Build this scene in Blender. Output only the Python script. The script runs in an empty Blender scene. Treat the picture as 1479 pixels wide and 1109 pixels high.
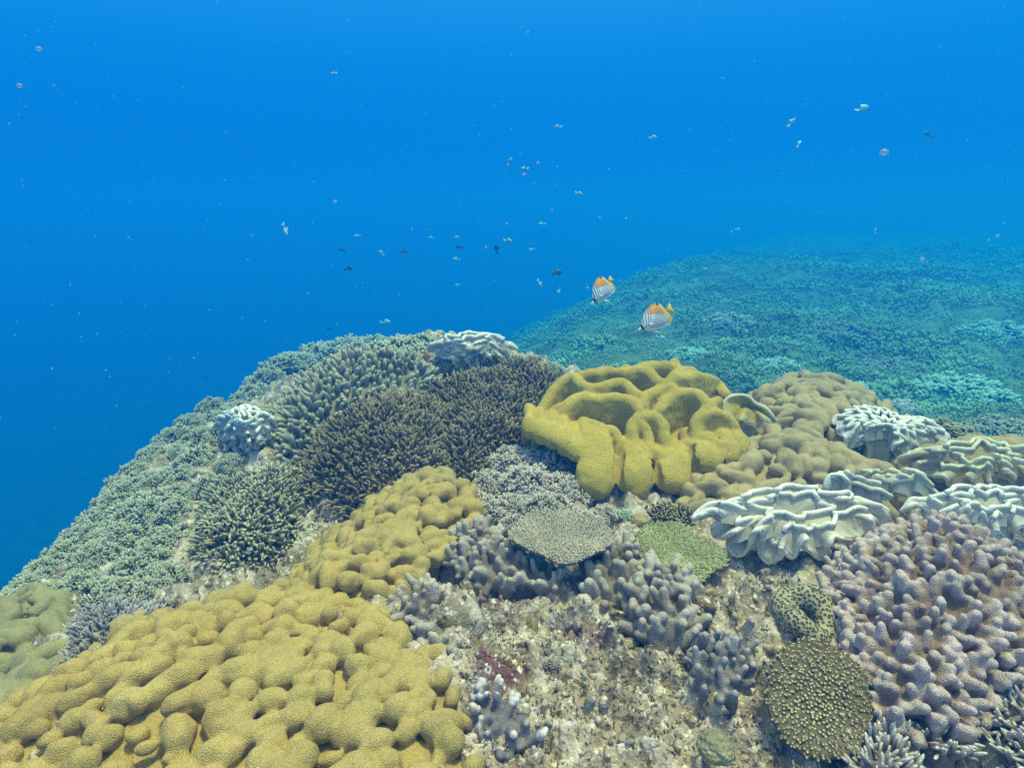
import bpy, math, random
import numpy as np
from mathutils import Vector, Matrix

# ------------------------------------------------------------------ camera, light, water colour
C = bpy.context.scene.collection
SC = bpy.context.scene
R = math.radians
IW, IH, FPX = 1479.0, 1109.0, 881.0           # photograph size, focal length in its pixels
CAM = np.array([0.0, 0.0, 0.9]); PITCH = R(16.0)
cam = bpy.data.cameras.new('camera'); cam_o = bpy.data.objects.new('camera', cam); C.objects.link(cam_o)
cam.sensor_width = 36.0; cam.lens = 36.0 * FPX / IW
cam.clip_start = 0.02; cam.clip_end = 500.0
cam_o.location = CAM; cam_o.rotation_euler = (R(90) - PITCH, 0, 0)
SC.camera = cam_o

W = bpy.data.worlds.new('World'); SC.world = W; W.use_nodes = True
wt = W.node_tree; wt.nodes.clear()
wo = wt.nodes.new('ShaderNodeOutputWorld'); wb = wt.nodes.new('ShaderNodeBackground')
wc = wt.nodes.new('ShaderNodeTexCoord'); wx = wt.nodes.new('ShaderNodeSeparateXYZ')
wr = wt.nodes.new('ShaderNodeValToRGB'); wm = wt.nodes.new('ShaderNodeMapRange')
wt.links.new(wc.outputs['Generated'], wx.inputs[0]); wt.links.new(wx.outputs['Z'], wm.inputs['Value'])
wm.inputs['From Min'].default_value = -1; wm.inputs['From Max'].default_value = 1
wt.links.new(wm.outputs[0], wr.inputs[0])
el = wr.color_ramp.elements
el[0].position = 0.0; el[0].color = (0.000, 0.030, 0.080, 1)
el[1].position = 1.0; el[1].color = (1.55, 1.22, 0.80, 1)
for p, c in ((0.40, (0.000, 0.050, 0.220, 1)), (0.50, (0.000, 0.130, 0.520, 1)), (0.56, (0.001, 0.165, 0.600, 1)),
             (0.60, (0.003, 0.200, 0.640, 1)), (0.65, (0.018, 0.250, 0.690, 1)), (0.78, (0.08, 0.33, 0.86, 1)), (0.90, (0.72, 0.66, 0.74, 1))):
    e = el.new(p); e.color = c
wt.links.new(wr.outputs[0], wb.inputs[0]); wb.inputs[1].default_value = 1.08
wt.links.new(wb.outputs[0], wo.inputs[0])

sun = bpy.data.lights.new('sun', 'SUN'); sun_o = bpy.data.objects.new('sun', sun); C.objects.link(sun_o)
sun.energy = 5.0; sun.angle = R(9); sun.color = (1.0, 0.77, 0.42)
sun_o.rotation_euler = (R(-3), R(12), 0)     # high, a little ahead of the camera

SC.view_settings.view_transform = 'Standard'; SC.view_settings.look = 'None'
SC.view_settings.exposure = 0.16; SC.view_settings.gamma = 1.0
SC.cycles.max_bounces = 4; SC.cycles.diffuse_bounces = 2; SC.cycles.glossy_bounces = 2
SC.cycles.transmission_bounces = 2; SC.cycles.volume_bounces = 2; SC.cycles.transparent_max_bounces = 6
SC.cycles.use_denoising = False                # the fine grain left over resembles the photograph's
SC.cycles.caustics_reflective = False; SC.cycles.caustics_refractive = False
SC.cycles.sample_clamp_indirect = 4.0
WATER = dict(density=0.205, color=(0.003, 0.112, 0.345), absorb=(0.06, 0.66, 0.967))

# ------------------------------------------------------------------ number helpers
np.seterr(over='ignore')
def sstep(a, b, x): t = np.clip((x - a) / (b - a), 0, 1); return t * t * (3 - 2 * t)
def _hash(ix, iy, iz, seed):
    h = (ix.astype(np.uint32) * np.uint32(374761393) + iy.astype(np.uint32) * np.uint32(668265263)
         + iz.astype(np.uint32) * np.uint32(2246822519) + np.uint32(seed * 3266489917 & 0xffffffff))
    h = (h ^ (h >> np.uint32(13))) * np.uint32(1274126177); h ^= h >> np.uint32(16)
    h = h * np.uint32(2654435761); return h ^ (h >> np.uint32(15))
def vnoise(x, y, z, seed=0):
    ix, iy, iz = np.floor(x).astype(np.int64), np.floor(y).astype(np.int64), np.floor(z).astype(np.int64)
    fx, fy, fz = x - ix, y - iy, z - iz
    u, v, w = [f * f * f * (f * (f * 6 - 15) + 10) for f in (fx, fy, fz)]
    out = 0.0
    for dx in (0, 1):
        for dy in (0, 1):
            for dz in (0, 1):
                n = _hash(ix + dx, iy + dy, iz + dz, seed).astype(np.float32) / 4294967295.0
                out = out + n * (u if dx else 1 - u) * (v if dy else 1 - v) * (w if dz else 1 - w)
    return out * 2 - 1
def fbm(x, y, z, octaves=4, seed=0, gain=0.5):
    s, a, f = 0.0, 1.0, 1.0
    for o in range(octaves):
        s = s + a * vnoise(x * f + 17.3 * o, y * f - 9.1 * o, z * f + 4.7 * o, seed + o); a *= gain; f *= 2.03
    return s
def worley2(x, y, seed=0):
    ix, iy = np.floor(x).astype(np.int64), np.floor(y).astype(np.int64); best = np.full(x.shape, 9.0); 
    for dx in (-1, 0, 1):
        for dy in (-1, 0, 1):
            h = _hash(ix + dx, iy + dy, ix * 0, seed); h2 = _hash(ix + dx, iy + dy, ix * 0 + 1, seed)
            px = ix + dx + h.astype(np.float64) / 4294967295.0; py = iy + dy + h2.astype(np.float64) / 4294967295.0
            best = np.minimum(best, (px - x) ** 2 + (py - y) ** 2)
    return np.sqrt(best)
def poly_sd(poly, x, y):
    poly = np.asarray(poly, float); a = poly; b = np.roll(poly, -1, 0)
    d = np.full(np.shape(x), 1e9); ins = np.zeros(np.shape(x), bool)
    for (ax, ay), (bx, by) in zip(a, b):
        ex, ey = bx - ax, by - ay; L = ex * ex + ey * ey + 1e-12
        t = np.clip(((x - ax) * ex + (y - ay) * ey) / L, 0, 1)
        d = np.minimum(d, (x - ax - t * ex) ** 2 + (y - ay - t * ey) ** 2)
        c = ((ay > y) != (by > y)) & (x < ex * (y - ay) / (ey if abs(ey) > 1e-12 else 1e-12) + ax); ins ^= c
    d = np.sqrt(d); return np.where(ins, -d, d)
def chaikin(p, n=2, closed=True):
    p = np.asarray(p, float)
    for _ in range(n):
        if closed:
            q = np.roll(p, -1, 0); p = np.stack([p * .75 + q * .25, p * .25 + q * .75], 1).reshape(-1, p.shape[1])
        else:
            q = np.stack([p[:-1] * .75 + p[1:] * .25, p[:-1] * .25 + p[1:] * .75], 1).reshape(-1, p.shape[1])
            p = np.concatenate([p[:1], q, p[-1:]])
    return p
def resample(p, step, closed=False):
    p = np.asarray(p, float)
    if closed: p = np.concatenate([p, p[:1]])
    s = np.concatenate([[0], np.cumsum(np.linalg.norm(np.diff(p, axis=0), axis=1))])
    n = max(2, int(s[-1] / step) + 1); t = np.linspace(0, s[-1], n)
    q = np.stack([np.interp(t, s, p[:, k]) for k in range(p.shape[1])], 1)
    return q[:-1] if closed else q
def norm(v): return v / (np.linalg.norm(v, axis=-1, keepdims=True) + 1e-12)

# ------------------------------------------------------------------ the lie of the reef
PLATEAU = chaikin([(-1.65, -3.0), (-1.63, 0.6), (-1.58, 1.3), (-1.58, 2.2), (-1.58, 3.1), (-1.45, 3.8), (-1.05, 4.3), (-0.5, 4.5),
                   (-0.1, 4.0), (0.22, 3.35), (0.6, 3.1), (1.1, 3.0), (1.75, 2.75), (2.3, 2.35), (3.2, 1.9), (4.2, 1.0), (4.6, -3.0)], 2)
LOWER = chaikin([(0.5, 3.5), (0.45, 5.5), (0.55, 8.0), (1.6, 12.0), (4.0, 18.0), (9.0, 28.0), (20.0, 46.0), (62.0, 60.0), (64.0, -20.0), (3.0, -20.0)], 2)
def softplus(x, w): return w * np.logaddexp(0, x / w)
def smax(a, b, k): return np.maximum(a, b) + 0.25 * np.maximum(k - np.abs(a - b), 0) ** 2 / k
def terr(x, y):
    x = np.asarray(x, float); y = np.asarray(y, float)
    d = poly_sd(PLATEAU, x, y)
    top = 0.02 + 0.05 * vnoise(x * 1.3 + 3, y * 1.3, x * 0 + .5, 5)
    top = top + 0.17 * np.exp(-(((x + 0.45) / 0.75) ** 2 + ((y - 3.1) / 0.75) ** 2))      # the brown mound
    top = top - 0.20 * sstep(3.4, 4.3, y)
    top = top + 0.06 * np.exp(-(((x - 0.5) / 0.5) ** 2 + ((y - 2.5) / 0.4) ** 2))
    top = top - 0.14 * np.exp(-(((x + 0.60) / 0.22) ** 2 + ((y - 1.62) / 0.25) ** 2))      # the hollow left of the tongue
    top = top - 0.12 * sstep(-0.55, -1.35, x)                                             # leans over to the left edge
    zp = top - 1.5 * softplus(d + 0.06, 0.07)
    dl = poly_sd(LOWER, x, y)
    low = -0.78 + 0.16 * vnoise(x * .55, y * .55, x * 0, 11) + 0.12 * vnoise(x * .2, y * .2, x * 0 + 3, 12) + 0.004 * np.clip(y - 6, 0, 60)
    low = low + 0.20 * np.exp(-(((x - 3.2) / 1.0) ** 2 + ((y - 4.0) / 1.0) ** 2))
    zl = low - 0.58 * softplus(dl + 0.2, 0.6)
    z = smax(zp, zl, 0.25)
    return np.maximum(z, -14.0 + 0.3 * vnoise(x * .3, y * .3, x * 0, 21))
FWD = np.array([0, math.cos(PITCH), -math.sin(PITCH)]); UPV = np.array([0, math.sin(PITCH), math.cos(PITCH)]); RGT = np.array([1.0, 0, 0])
def ray(u, v): return FWD + (u - IW / 2) / FPX * RGT - (v - IH / 2) / FPX * UPV
_T = np.geomspace(0.35, 60, 2600)
def hit(u, v, dz=0.0, fn=None):
    d = ray(u, v); P = CAM + _T[:, None] * d; f = P[:, 2] - (fn or terr)(P[:, 0], P[:, 1]) - dz
    k = np.argmax(f < 0)
    if f[k] >= 0: return P[-1]
    if k == 0: return P[0]
    t = f[k - 1] / (f[k - 1] - f[k]); return P[k - 1] * (1 - t) + P[k] * t
def at(u, v, depth): d = ray(u, v); return CAM + d * depth            # depth measured along the optical axis
def near(u, v, dz=0.0, fn=None):                 # like hit, but stays on the near reef where the line of sight just clears its edge
    p = hit(u, v, dz, fn)
    if p[1] > 5.2 or p[2] < -.7: d = ray(u, v); p = CAM + d * (-.22 + dz - CAM[2]) / d[2]
    return p
def hits(pts, dz=0.0, fn=None): return np.array([near(u, v, dz, fn) for u, v in pts])
def slant(p): return float(np.dot(np.asarray(p) - CAM, FWD))

# ------------------------------------------------------------------ mesh helpers
def mesh_np(name, V, quads=None, tris=None, smooth=True, attrs=None, cols=None):
    me = bpy.data.meshes.new(name); V = np.asarray(V, np.float32)
    quads = np.zeros((0, 4), np.int32) if quads is None else np.asarray(quads, np.int32)
    tris = np.zeros((0, 3), np.int32) if tris is None else np.asarray(tris, np.int32)
    nq, nt = len(quads), len(tris)
    me.vertices.add(len(V)); me.vertices.foreach_set('co', V.ravel())
    me.loops.add(nq * 4 + nt * 3); me.loops.foreach_set('vertex_index', np.concatenate([quads.ravel(), tris.ravel()]).astype(np.int32))
    me.polygons.add(nq + nt)
    ls = np.concatenate([np.arange(nq) * 4, nq * 4 + np.arange(nt) * 3]).astype(np.int32); me.polygons.foreach_set('loop_start', ls)
    if smooth: me.polygons.foreach_set('use_smooth', np.ones(nq + nt, bool))
    for k, a in (attrs or {}).items():
        at_ = me.attributes.new(k, 'FLOAT', 'POINT'); at_.data.foreach_set('value', np.asarray(a, np.float32))
    for k, a in (cols or {}).items():
        at_ = me.attributes.new(k, 'FLOAT_COLOR', 'POINT'); a = np.asarray(a, np.float32)
        if a.shape[1] == 3: a = np.concatenate([a, np.ones((len(a), 1), np.float32)], 1)
        at_.data.foreach_set('color', a.ravel())
    me.update(calc_edges=True); me.validate(); return me
def link(name, me, mat=None, parent=None, loc=None):
    o = bpy.data.objects.new(name, me); C.objects.link(o)
    if mat is not None and me is not None and not me.materials: me.materials.append(mat)
    if parent is not None: o.parent = parent
    if loc is not None: o.location = loc
    return o
def tag(o, label, cat, group=None, kind=None):
    if label: o['label'] = label
    if cat: o['category'] = cat
    if group: o['group'] = group
    if kind: o['kind'] = kind
    return o
def recentre(V, c): return np.asarray(V) - np.asarray(c)

class Acc:                                      # gathers shapes into one mesh
    def __init__(s): s.V = []; s.Q = []; s.T = []; s.A = []; s.n = 0
    def add(s, V, Q=None, T=None, tone=None):
        V = np.asarray(V).reshape(-1, 3); s.V.append(V)
        if Q is not None and len(Q): s.Q.append(np.asarray(Q) + s.n)
        if T is not None and len(T): s.T.append(np.asarray(T) + s.n)
        s.A.append(np.zeros(len(V)) if tone is None else np.broadcast_to(tone, (len(V),))); s.n += len(V)
    def mesh(s, name, origin=(0, 0, 0)):
        V = np.concatenate(s.V) - np.asarray(origin)
        return mesh_np(name, V, np.concatenate(s.Q) if s.Q else None, np.concatenate(s.T) if s.T else None, attrs={'tone': np.concatenate(s.A)})

def fingers(P, D, L, r0, r1, k=6, prof=None, bend=None, squash=None, seed=0):
    """N tapered round-tipped fingers at once. prof: (t along, radius factor) rows; tip vertex closes each."""
    P = np.asarray(P, float); N = len(P); D = norm(np.asarray(D, float)); L = np.broadcast_to(L, (N,)); r0 = np.broadcast_to(r0, (N,)); r1 = np.broadcast_to(r1, (N,))
    rg = np.random.default_rng(seed)
    if prof is None: prof = [(0, None), (.35, None), (.7, None), (.9, .82), (.98, .45)]
    ref = np.where(np.abs(D[:, 2:3]) < .9, np.array([[0, 0, 1.0]]), np.array([[1.0, 0, 0]]))
    X = norm(np.cross(ref, D)); Y = np.cross(D, X); ph = rg.uniform(0, 6.28, N)
    if bend is None: bend = 0.15
    B = norm(rg.normal(size=(N, 3))) * (L * bend)[:, None]
    m = len(prof); V = np.zeros((N, m * k + 1, 3)); A = np.zeros((N, m * k + 1)); th = np.arange(k) / k * 2 * np.pi
    for i, (t, f) in enumerate(prof):
        rad = (r0 * (1 - t) + r1 * t) if f is None else r1 * f
        c = P + D * (L * t)[:, None] + B * t * t
        ang = th[None, :] + ph[:, None]
        sq = 1.0 if squash is None else squash
        V[:, i * k:(i + 1) * k] = c[:, None] + (X[:, None] * np.cos(ang)[..., None] + Y[:, None] * (np.sin(ang) * sq)[..., None]) * rad[:, None, None]
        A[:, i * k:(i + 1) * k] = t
    V[:, -1] = P + D * (L * 1.01)[:, None] + B; A[:, -1] = 1
    q = []
    for i in range(m - 1):
        for j in range(k): q.append((i * k + j, i * k + (j + 1) % k, (i + 1) * k + (j + 1) % k, (i + 1) * k + j))
    t_ = [((m - 1) * k + j, (m - 1) * k + (j + 1) % k, m * k) for j in range(k)]
    off = (np.arange(N) * (m * k + 1))[:, None, None]
    return V.reshape(-1, 3), (np.array(q)[None] + off).reshape(-1, 4), (np.array(t_)[None] + off).reshape(-1, 3), A.ravel()

def tube(P, rad, k=6, closed=True):
    P = np.asarray(P, float); n = len(P)
    Tn = norm(np.roll(P, -1, 0) - np.roll(P, 1, 0)) if closed else norm(np.gradient(P, axis=0))
    ref = np.array([0, 0, 1.0]); X = np.cross(Tn, ref); bad = np.linalg.norm(X, axis=1) < .1; X[bad] = np.cross(Tn[bad], [1.0, 0, 0]); X = norm(X); Y = np.cross(X, Tn)
    th = np.arange(k) / k * 2 * np.pi; rad = np.broadcast_to(rad, (n,))
    V = P[:, None] + (X[:, None] * np.cos(th)[None, :, None] + Y[:, None] * np.sin(th)[None, :, None]) * rad[:, None, None]
    i = np.arange(n if closed else n - 1)[:, None]; j = np.arange(k)[None]
    Q = np.stack([i * k + j, ((i + 1) % n) * k + j, ((i + 1) % n) * k + (j + 1) % k, i * k + (j + 1) % k], -1).reshape(-1, 4)
    return V.reshape(-1, 3), Q

class SDF:                                      # smooth unions on a grid, then naive surface nets
    def __init__(s, lo, hi, h):
        s.lo = np.asarray(lo, float) - 2 * h; s.h = h; n = np.ceil((np.asarray(hi) + 2 * h - s.lo) / h).astype(int) + 1
        s.n = n; s.ax = [s.lo[i] + np.arange(n[i]) * h for i in range(3)]; s.D = np.full(n, 1.0, np.float32)
    def box(s, lo, hi):
        a = np.maximum(np.floor((lo - s.lo) / s.h).astype(int), 0); b = np.minimum(np.ceil((hi - s.lo) / s.h).astype(int) + 1, s.n)
        if np.any(b <= a): return None
        return tuple(slice(a[i], b[i]) for i in range(3)), [s.ax[0][a[0]:b[0], None, None], s.ax[1][None, a[1]:b[1], None], s.ax[2][None, None, a[2]:b[2]]]
    def put(s, sl, d, k):
        a = s.D[sl]; h = np.maximum(k - np.abs(a - d), 0) / k; s.D[sl] = np.minimum(a, d) - h * h * k * .25
    def ell(s, c, M, r, k):
        R_ = max(r) + k + 2 * s.h; b = s.box(np.asarray(c) - R_, np.asarray(c) + R_)
        if b is None: return
        sl, (x, y, z) = b; x = x - c[0]; y = y - c[1]; z = z - c[2]
        q = [(M[i][0] * x + M[i][1] * y + M[i][2] * z) / r[i] for i in range(3)]
        k0 = np.sqrt(q[0] ** 2 + q[1] ** 2 + q[2] ** 2); k1 = np.sqrt((q[0] / r[0]) ** 2 + (q[1] / r[1]) ** 2 + (q[2] / r[2]) ** 2) + 1e-9
        s.put(sl, k0 * (k0 - 1) / k1, k)
    def cap(s, a, b_, ra, rb, k):
        a = np.asarray(a, float); b_ = np.asarray(b_, float); R_ = max(ra, rb) + k + 2 * s.h
        b = s.box(np.minimum(a, b_) - R_, np.maximum(a, b_) + R_)
        if b is None: return
        sl, (x, y, z) = b; ab = b_ - a; L = ab @ ab + 1e-12; x = x - a[0]; y = y - a[1]; z = z - a[2]
        t = np.clip((x * ab[0] + y * ab[1] + z * ab[2]) / L, 0, 1)
        d = np.sqrt((x - t * ab[0]) ** 2 + (y - t * ab[1]) ** 2 + (z - t * ab[2]) ** 2) - (ra + (rb - ra) * t); s.put(sl, d, k)
    def cut(s, a, b_, r, k):
        R_ = r + k + 2 * s.h; b = s.box(np.minimum(a, b_) - R_, np.maximum(a, b_) + R_)
        if b is None: return
        sl, (x, y, z) = b; ab = b_ - a; x = x - a[0]; y = y - a[1]; z = z - a[2]; t = np.clip((x * ab[0] + y * ab[1] + z * ab[2]) / (ab @ ab + 1e-12), 0, 1)
        d = r - np.sqrt((x - t * ab[0]) ** 2 + (y - t * ab[1]) ** 2 + (z - t * ab[2]) ** 2); o = s.D[sl]; h = np.maximum(k - np.abs(o - d), 0) / k; s.D[sl] = np.maximum(o, d) + h * h * k * .25
    def nets(s):
        D = s.D; n = D.shape; ins = D < 0
        cnt = sum(ins[i:n[0] - 1 + i, j:n[1] - 1 + j, k:n[2] - 1 + k].astype(np.int8) for i in (0, 1) for j in (0, 1) for k in (0, 1))
        act = np.argwhere((cnt > 0) & (cnt < 8)); idx = np.full([n[0] - 1, n[1] - 1, n[2] - 1], -1, np.int32); idx[tuple(act.T)] = np.arange(len(act))
        co = np.array([(i, j, k) for i in (0, 1) for j in (0, 1) for k in (0, 1)])
        val = np.stack([D[act[:, 0] + c[0], act[:, 1] + c[1], act[:, 2] + c[2]] for c in co], 1)
        acc = np.zeros((len(act), 3)); num = np.zeros(len(act))
        for a in range(8):
            for b in range(a + 1, 8):
                if np.abs(co[a] - co[b]).sum() != 1: continue
                m = (val[:, a] < 0) != (val[:, b] < 0); t = np.where(m, val[:, a] / np.where(m, val[:, a] - val[:, b], 1), 0)
                acc += (co[a] + t[:, None] * (co[b] - co[a])) * m[:, None]; num += m
        V = s.lo + (act + acc / num[:, None]) * s.h; Q = []
        for axis in range(3):
            o1, o2 = (axis + 1) % 3, (axis + 2) % 3
            A = np.take(ins, range(n[axis] - 1), axis); B = np.take(ins, range(1, n[axis]), axis); e = np.argwhere(A != B)
            e = e[(e[:, o1] > 0) & (e[:, o2] > 0) & (e[:, o1] < n[o1] - 1) & (e[:, o2] < n[o2] - 1)]
            fl = ins[tuple(e.T)]; c = []
            for d1, d2 in ((1, 1), (0, 1), (0, 0), (1, 0)):
                q = e.copy(); q[:, o1] -= d1; q[:, o2] -= d2; c.append(idx[tuple(q.T)])
            q = np.stack(c, 1); q[~fl] = q[~fl][:, ::-1]; Q.append(q)
        Q = np.concatenate(Q); Q = Q[(Q >= 0).all(1)]
        return V, Q

# ------------------------------------------------------------------ materials
def _n(t, kind, **kw):
    n = t.nodes.new(kind)
    for k, v in kw.items():
        if k in n.inputs: n.inputs[k].default_value = v
        else: setattr(n, k, v)
    return n
def coral_mat(name, base, tip, t0=0.6, t1=1.0, vary=0.25, vscale=9.0, bump=0.35, bscale=260.0, rough=0.75, spec=0.25, second=None, grain=0.25, sheen=0.0, dist=0.004):
    m = bpy.data.materials.new(name); m.use_nodes = True; t = m.node_tree; b = t.nodes['Principled BSDF']; L = t.links.new
    co = _n(t, 'ShaderNodeTexCoord'); a = _n(t, 'ShaderNodeAttribute', attribute_name='tone')
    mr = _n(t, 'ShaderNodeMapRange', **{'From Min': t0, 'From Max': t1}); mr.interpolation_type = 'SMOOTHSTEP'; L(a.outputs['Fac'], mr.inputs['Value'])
    n1 = _n(t, 'ShaderNodeTexNoise', Scale=vscale, Detail=5.0, Roughness=0.6); L(co.outputs['Object'], n1.inputs['Vector'])
    r1 = _n(t, 'ShaderNodeMapRange', **{'From Min': 0.3, 'From Max': 0.7, 'To Min': 1 - vary, 'To Max': 1 + vary}); L(n1.outputs['Fac'], r1.inputs['Value'])
    v = _n(t, 'ShaderNodeTexVoronoi', Scale=bscale); L(co.outputs['Object'], v.inputs['Vector'])
    g = _n(t, 'ShaderNodeTexNoise', Scale=bscale * 0.8, Detail=2.0); L(co.outputs['Object'], g.inputs['Vector'])
    r2 = _n(t, 'ShaderNodeMapRange', **{'From Min': 0.3, 'From Max': 0.7, 'To Min': 1 - grain, 'To Max': 1 + grain}); L(g.outputs['Fac'], r2.inputs['Value'])
    mul = _n(t, 'ShaderNodeMath', operation='MULTIPLY'); L(r1.outputs[0], mul.inputs[0]); L(r2.outputs[0], mul.inputs[1])
    mx = _n(t, 'ShaderNodeMix', data_type='RGBA'); 
    if second is not None:
        n3 = _n(t, 'ShaderNodeTexNoise', Scale=vscale * .45, Detail=4.0); L(co.outputs['Object'], n3.inputs['Vector'])
        r3 = _n(t, 'ShaderNodeMapRange', **{'From Min': 0.42, 'From Max': 0.62}); L(n3.outputs['Fac'], r3.inputs['Value'])
        m2 = _n(t, 'ShaderNodeMix', data_type='RGBA'); m2.inputs[6].default_value = (*base, 1); m2.inputs[7].default_value = (*second, 1); L(r3.outputs[0], m2.inputs[0])
        L(m2.outputs[2], mx.inputs[6])
    else: mx.inputs[6].default_value = (*base, 1)
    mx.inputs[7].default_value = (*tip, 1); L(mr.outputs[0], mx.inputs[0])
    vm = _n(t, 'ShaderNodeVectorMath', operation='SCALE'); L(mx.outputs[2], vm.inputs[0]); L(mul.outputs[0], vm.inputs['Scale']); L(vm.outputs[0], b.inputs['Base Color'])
    bp = _n(t, 'ShaderNodeBump', Strength=bump, Distance=dist); bp.invert = True
    L(v.outputs['Distance'], bp.inputs['Height']); L(bp.outputs[0], b.inputs['Normal'])
    b.inputs['Roughness'].default_value = rough; b.inputs['Specular IOR Level'].default_value = spec
    if sheen: b.inputs['Sheen Weight'].default_value = sheen
    return m
M = {}
def mats():
    M['mustard'] = coral_mat('mustard_leather', (0.54, 0.385, 0.115), (0.62, 0.55, 0.30), bscale=520, bump=.8, dist=.0026, grain=.26, vary=.2, second=(0.47, 0.355, 0.12))
    M['yellow'] = coral_mat('yellow_leather', (0.58, 0.42, 0.075), (0.62, 0.55, 0.2), bscale=420, bump=.9, dist=.003, grain=.3, vary=.18)
    M['tan'] = coral_mat('tan_leather', (0.45, 0.34, 0.155), (0.60, 0.54, 0.36), bscale=430, bump=.6, dist=.0025, grain=.3, vary=.22, second=(0.40, 0.31, 0.17))
    M['olive'] = coral_mat('olive_leather', (0.31, 0.27, 0.12), (0.4, 0.4, 0.2), bscale=430, bump=.6, dist=.0025)
    M['pale'] = coral_mat('pale_leather', (0.60, 0.54, 0.41), (0.78, 0.74, 0.62), t0=.85, t1=1.0, bscale=430, bump=.5, dist=.002, vary=.25, grain=.18, second=(0.44, 0.42, 0.31))
    M['rim'] = coral_mat('pale_rim', (0.76, 0.72, 0.60), (0.82, 0.79, 0.68), bump=.3, vary=.18, vscale=30, grain=.12)
    M['cream_rim'] = coral_mat('cream_rim', (0.62, 0.58, 0.38), (0.7, 0.66, 0.45), bump=.1, vary=.08, grain=.05)
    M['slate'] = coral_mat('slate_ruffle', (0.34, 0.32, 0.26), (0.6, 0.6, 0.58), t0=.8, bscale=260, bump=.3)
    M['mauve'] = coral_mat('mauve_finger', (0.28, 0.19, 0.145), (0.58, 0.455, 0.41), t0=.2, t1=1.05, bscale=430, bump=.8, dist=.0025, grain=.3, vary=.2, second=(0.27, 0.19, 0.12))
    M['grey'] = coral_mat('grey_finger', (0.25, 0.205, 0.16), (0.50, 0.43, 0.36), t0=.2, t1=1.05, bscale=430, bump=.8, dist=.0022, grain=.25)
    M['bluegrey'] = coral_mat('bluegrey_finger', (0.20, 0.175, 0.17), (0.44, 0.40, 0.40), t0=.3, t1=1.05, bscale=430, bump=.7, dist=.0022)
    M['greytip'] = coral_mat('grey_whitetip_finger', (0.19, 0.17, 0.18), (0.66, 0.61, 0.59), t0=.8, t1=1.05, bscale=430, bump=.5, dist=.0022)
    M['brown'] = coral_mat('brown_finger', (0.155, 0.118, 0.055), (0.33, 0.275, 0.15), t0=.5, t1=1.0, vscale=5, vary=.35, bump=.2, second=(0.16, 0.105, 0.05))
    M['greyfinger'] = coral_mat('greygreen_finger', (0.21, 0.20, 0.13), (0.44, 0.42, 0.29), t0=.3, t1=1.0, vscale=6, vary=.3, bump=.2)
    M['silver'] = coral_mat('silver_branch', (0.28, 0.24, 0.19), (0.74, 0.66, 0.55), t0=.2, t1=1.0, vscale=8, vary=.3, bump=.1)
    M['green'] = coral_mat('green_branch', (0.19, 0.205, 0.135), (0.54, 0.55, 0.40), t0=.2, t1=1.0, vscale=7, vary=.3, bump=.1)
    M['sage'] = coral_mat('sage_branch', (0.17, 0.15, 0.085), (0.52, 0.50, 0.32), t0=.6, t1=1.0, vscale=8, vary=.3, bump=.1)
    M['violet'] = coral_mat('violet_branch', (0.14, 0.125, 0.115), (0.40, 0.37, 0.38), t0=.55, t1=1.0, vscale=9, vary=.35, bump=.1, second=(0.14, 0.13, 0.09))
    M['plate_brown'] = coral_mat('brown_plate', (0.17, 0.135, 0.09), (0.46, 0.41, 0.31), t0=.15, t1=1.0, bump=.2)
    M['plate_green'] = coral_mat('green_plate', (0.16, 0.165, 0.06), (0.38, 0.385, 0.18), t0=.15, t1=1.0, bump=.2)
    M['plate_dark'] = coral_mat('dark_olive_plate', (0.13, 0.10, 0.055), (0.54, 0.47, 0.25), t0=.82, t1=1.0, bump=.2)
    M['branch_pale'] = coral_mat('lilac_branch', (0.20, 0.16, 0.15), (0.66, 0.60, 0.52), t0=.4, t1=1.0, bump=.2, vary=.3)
    M['far'] = coral_mat('hazy_reef', (0.25, 0.35, 0.16), (0.34, 0.46, 0.22), t0=.1, t1=1.0, vscale=.8, vary=.55, bump=.1, grain=.1, second=(0.13, 0.19, 0.10))
    M['mint'] = coral_mat('mint_branch', (0.22, 0.34, 0.24), (0.5, 0.66, 0.5), t0=.2, bump=.1)
    M['dusk'] = coral_mat('dusky_branch', (0.13, 0.10, 0.085), (0.30, 0.25, 0.21), t0=.2, bump=.2)
    M['stalk'] = coral_mat('pale_stalk', (0.62, 0.58, 0.38), (0.6, 0.58, 0.42), bump=.1, vary=.15)
    M['dome'] = coral_mat('olive_dome', (0.27, 0.25, 0.14), (0.5, 0.46, 0.3), bscale=120, bump=.9, dist=.006, vary=.3)
    m = bpy.data.materials.new('reef_rock'); m.use_nodes = True; t = m.node_tree; b = t.nodes['Principled BSDF']; L = t.links.new
    co = _n(t, 'ShaderNodeTexCoord'); 
    def noi(s, d=6, r=.62): n = _n(t, 'ShaderNodeTexNoise', Scale=s, Detail=float(d), Roughness=r); L(co.outputs['Object'], n.inputs['Vector']); return n.outputs['Fac']
    def ramp(fac, a, b_): r = _n(t, 'ShaderNodeMapRange', **{'From Min': a, 'From Max': b_}); L(fac, r.inputs['Value']); return r.outputs[0]
    def mix(fac, A, B):
        x = _n(t, 'ShaderNodeMix', data_type='RGBA'); L(fac, x.inputs[0])
        for s, i in ((A, 6), (B, 7)):
            if isinstance(s, tuple): x.inputs[i].default_value = (*s, 1)
            else: L(s, x.inputs[i])
        return x.outputs[2]
    c = mix(ramp(noi(7), .38, .62), (0.24, 0.185, 0.13), (0.52, 0.44, 0.34))
    c = mix(ramp(noi(19), .50, .63), c, (0.62, 0.54, 0.45))
    c = mix(ramp(noi(11.7), .54, .64), c, (0.20, 0.15, 0.06))
    c = mix(ramp(noi(5.1, 7), .56, .66), c, (0.17, 0.075, 0.085))
    c = mix(ramp(noi(55, 3), .56, .66), c, (0.78, 0.70, 0.60))
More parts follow.
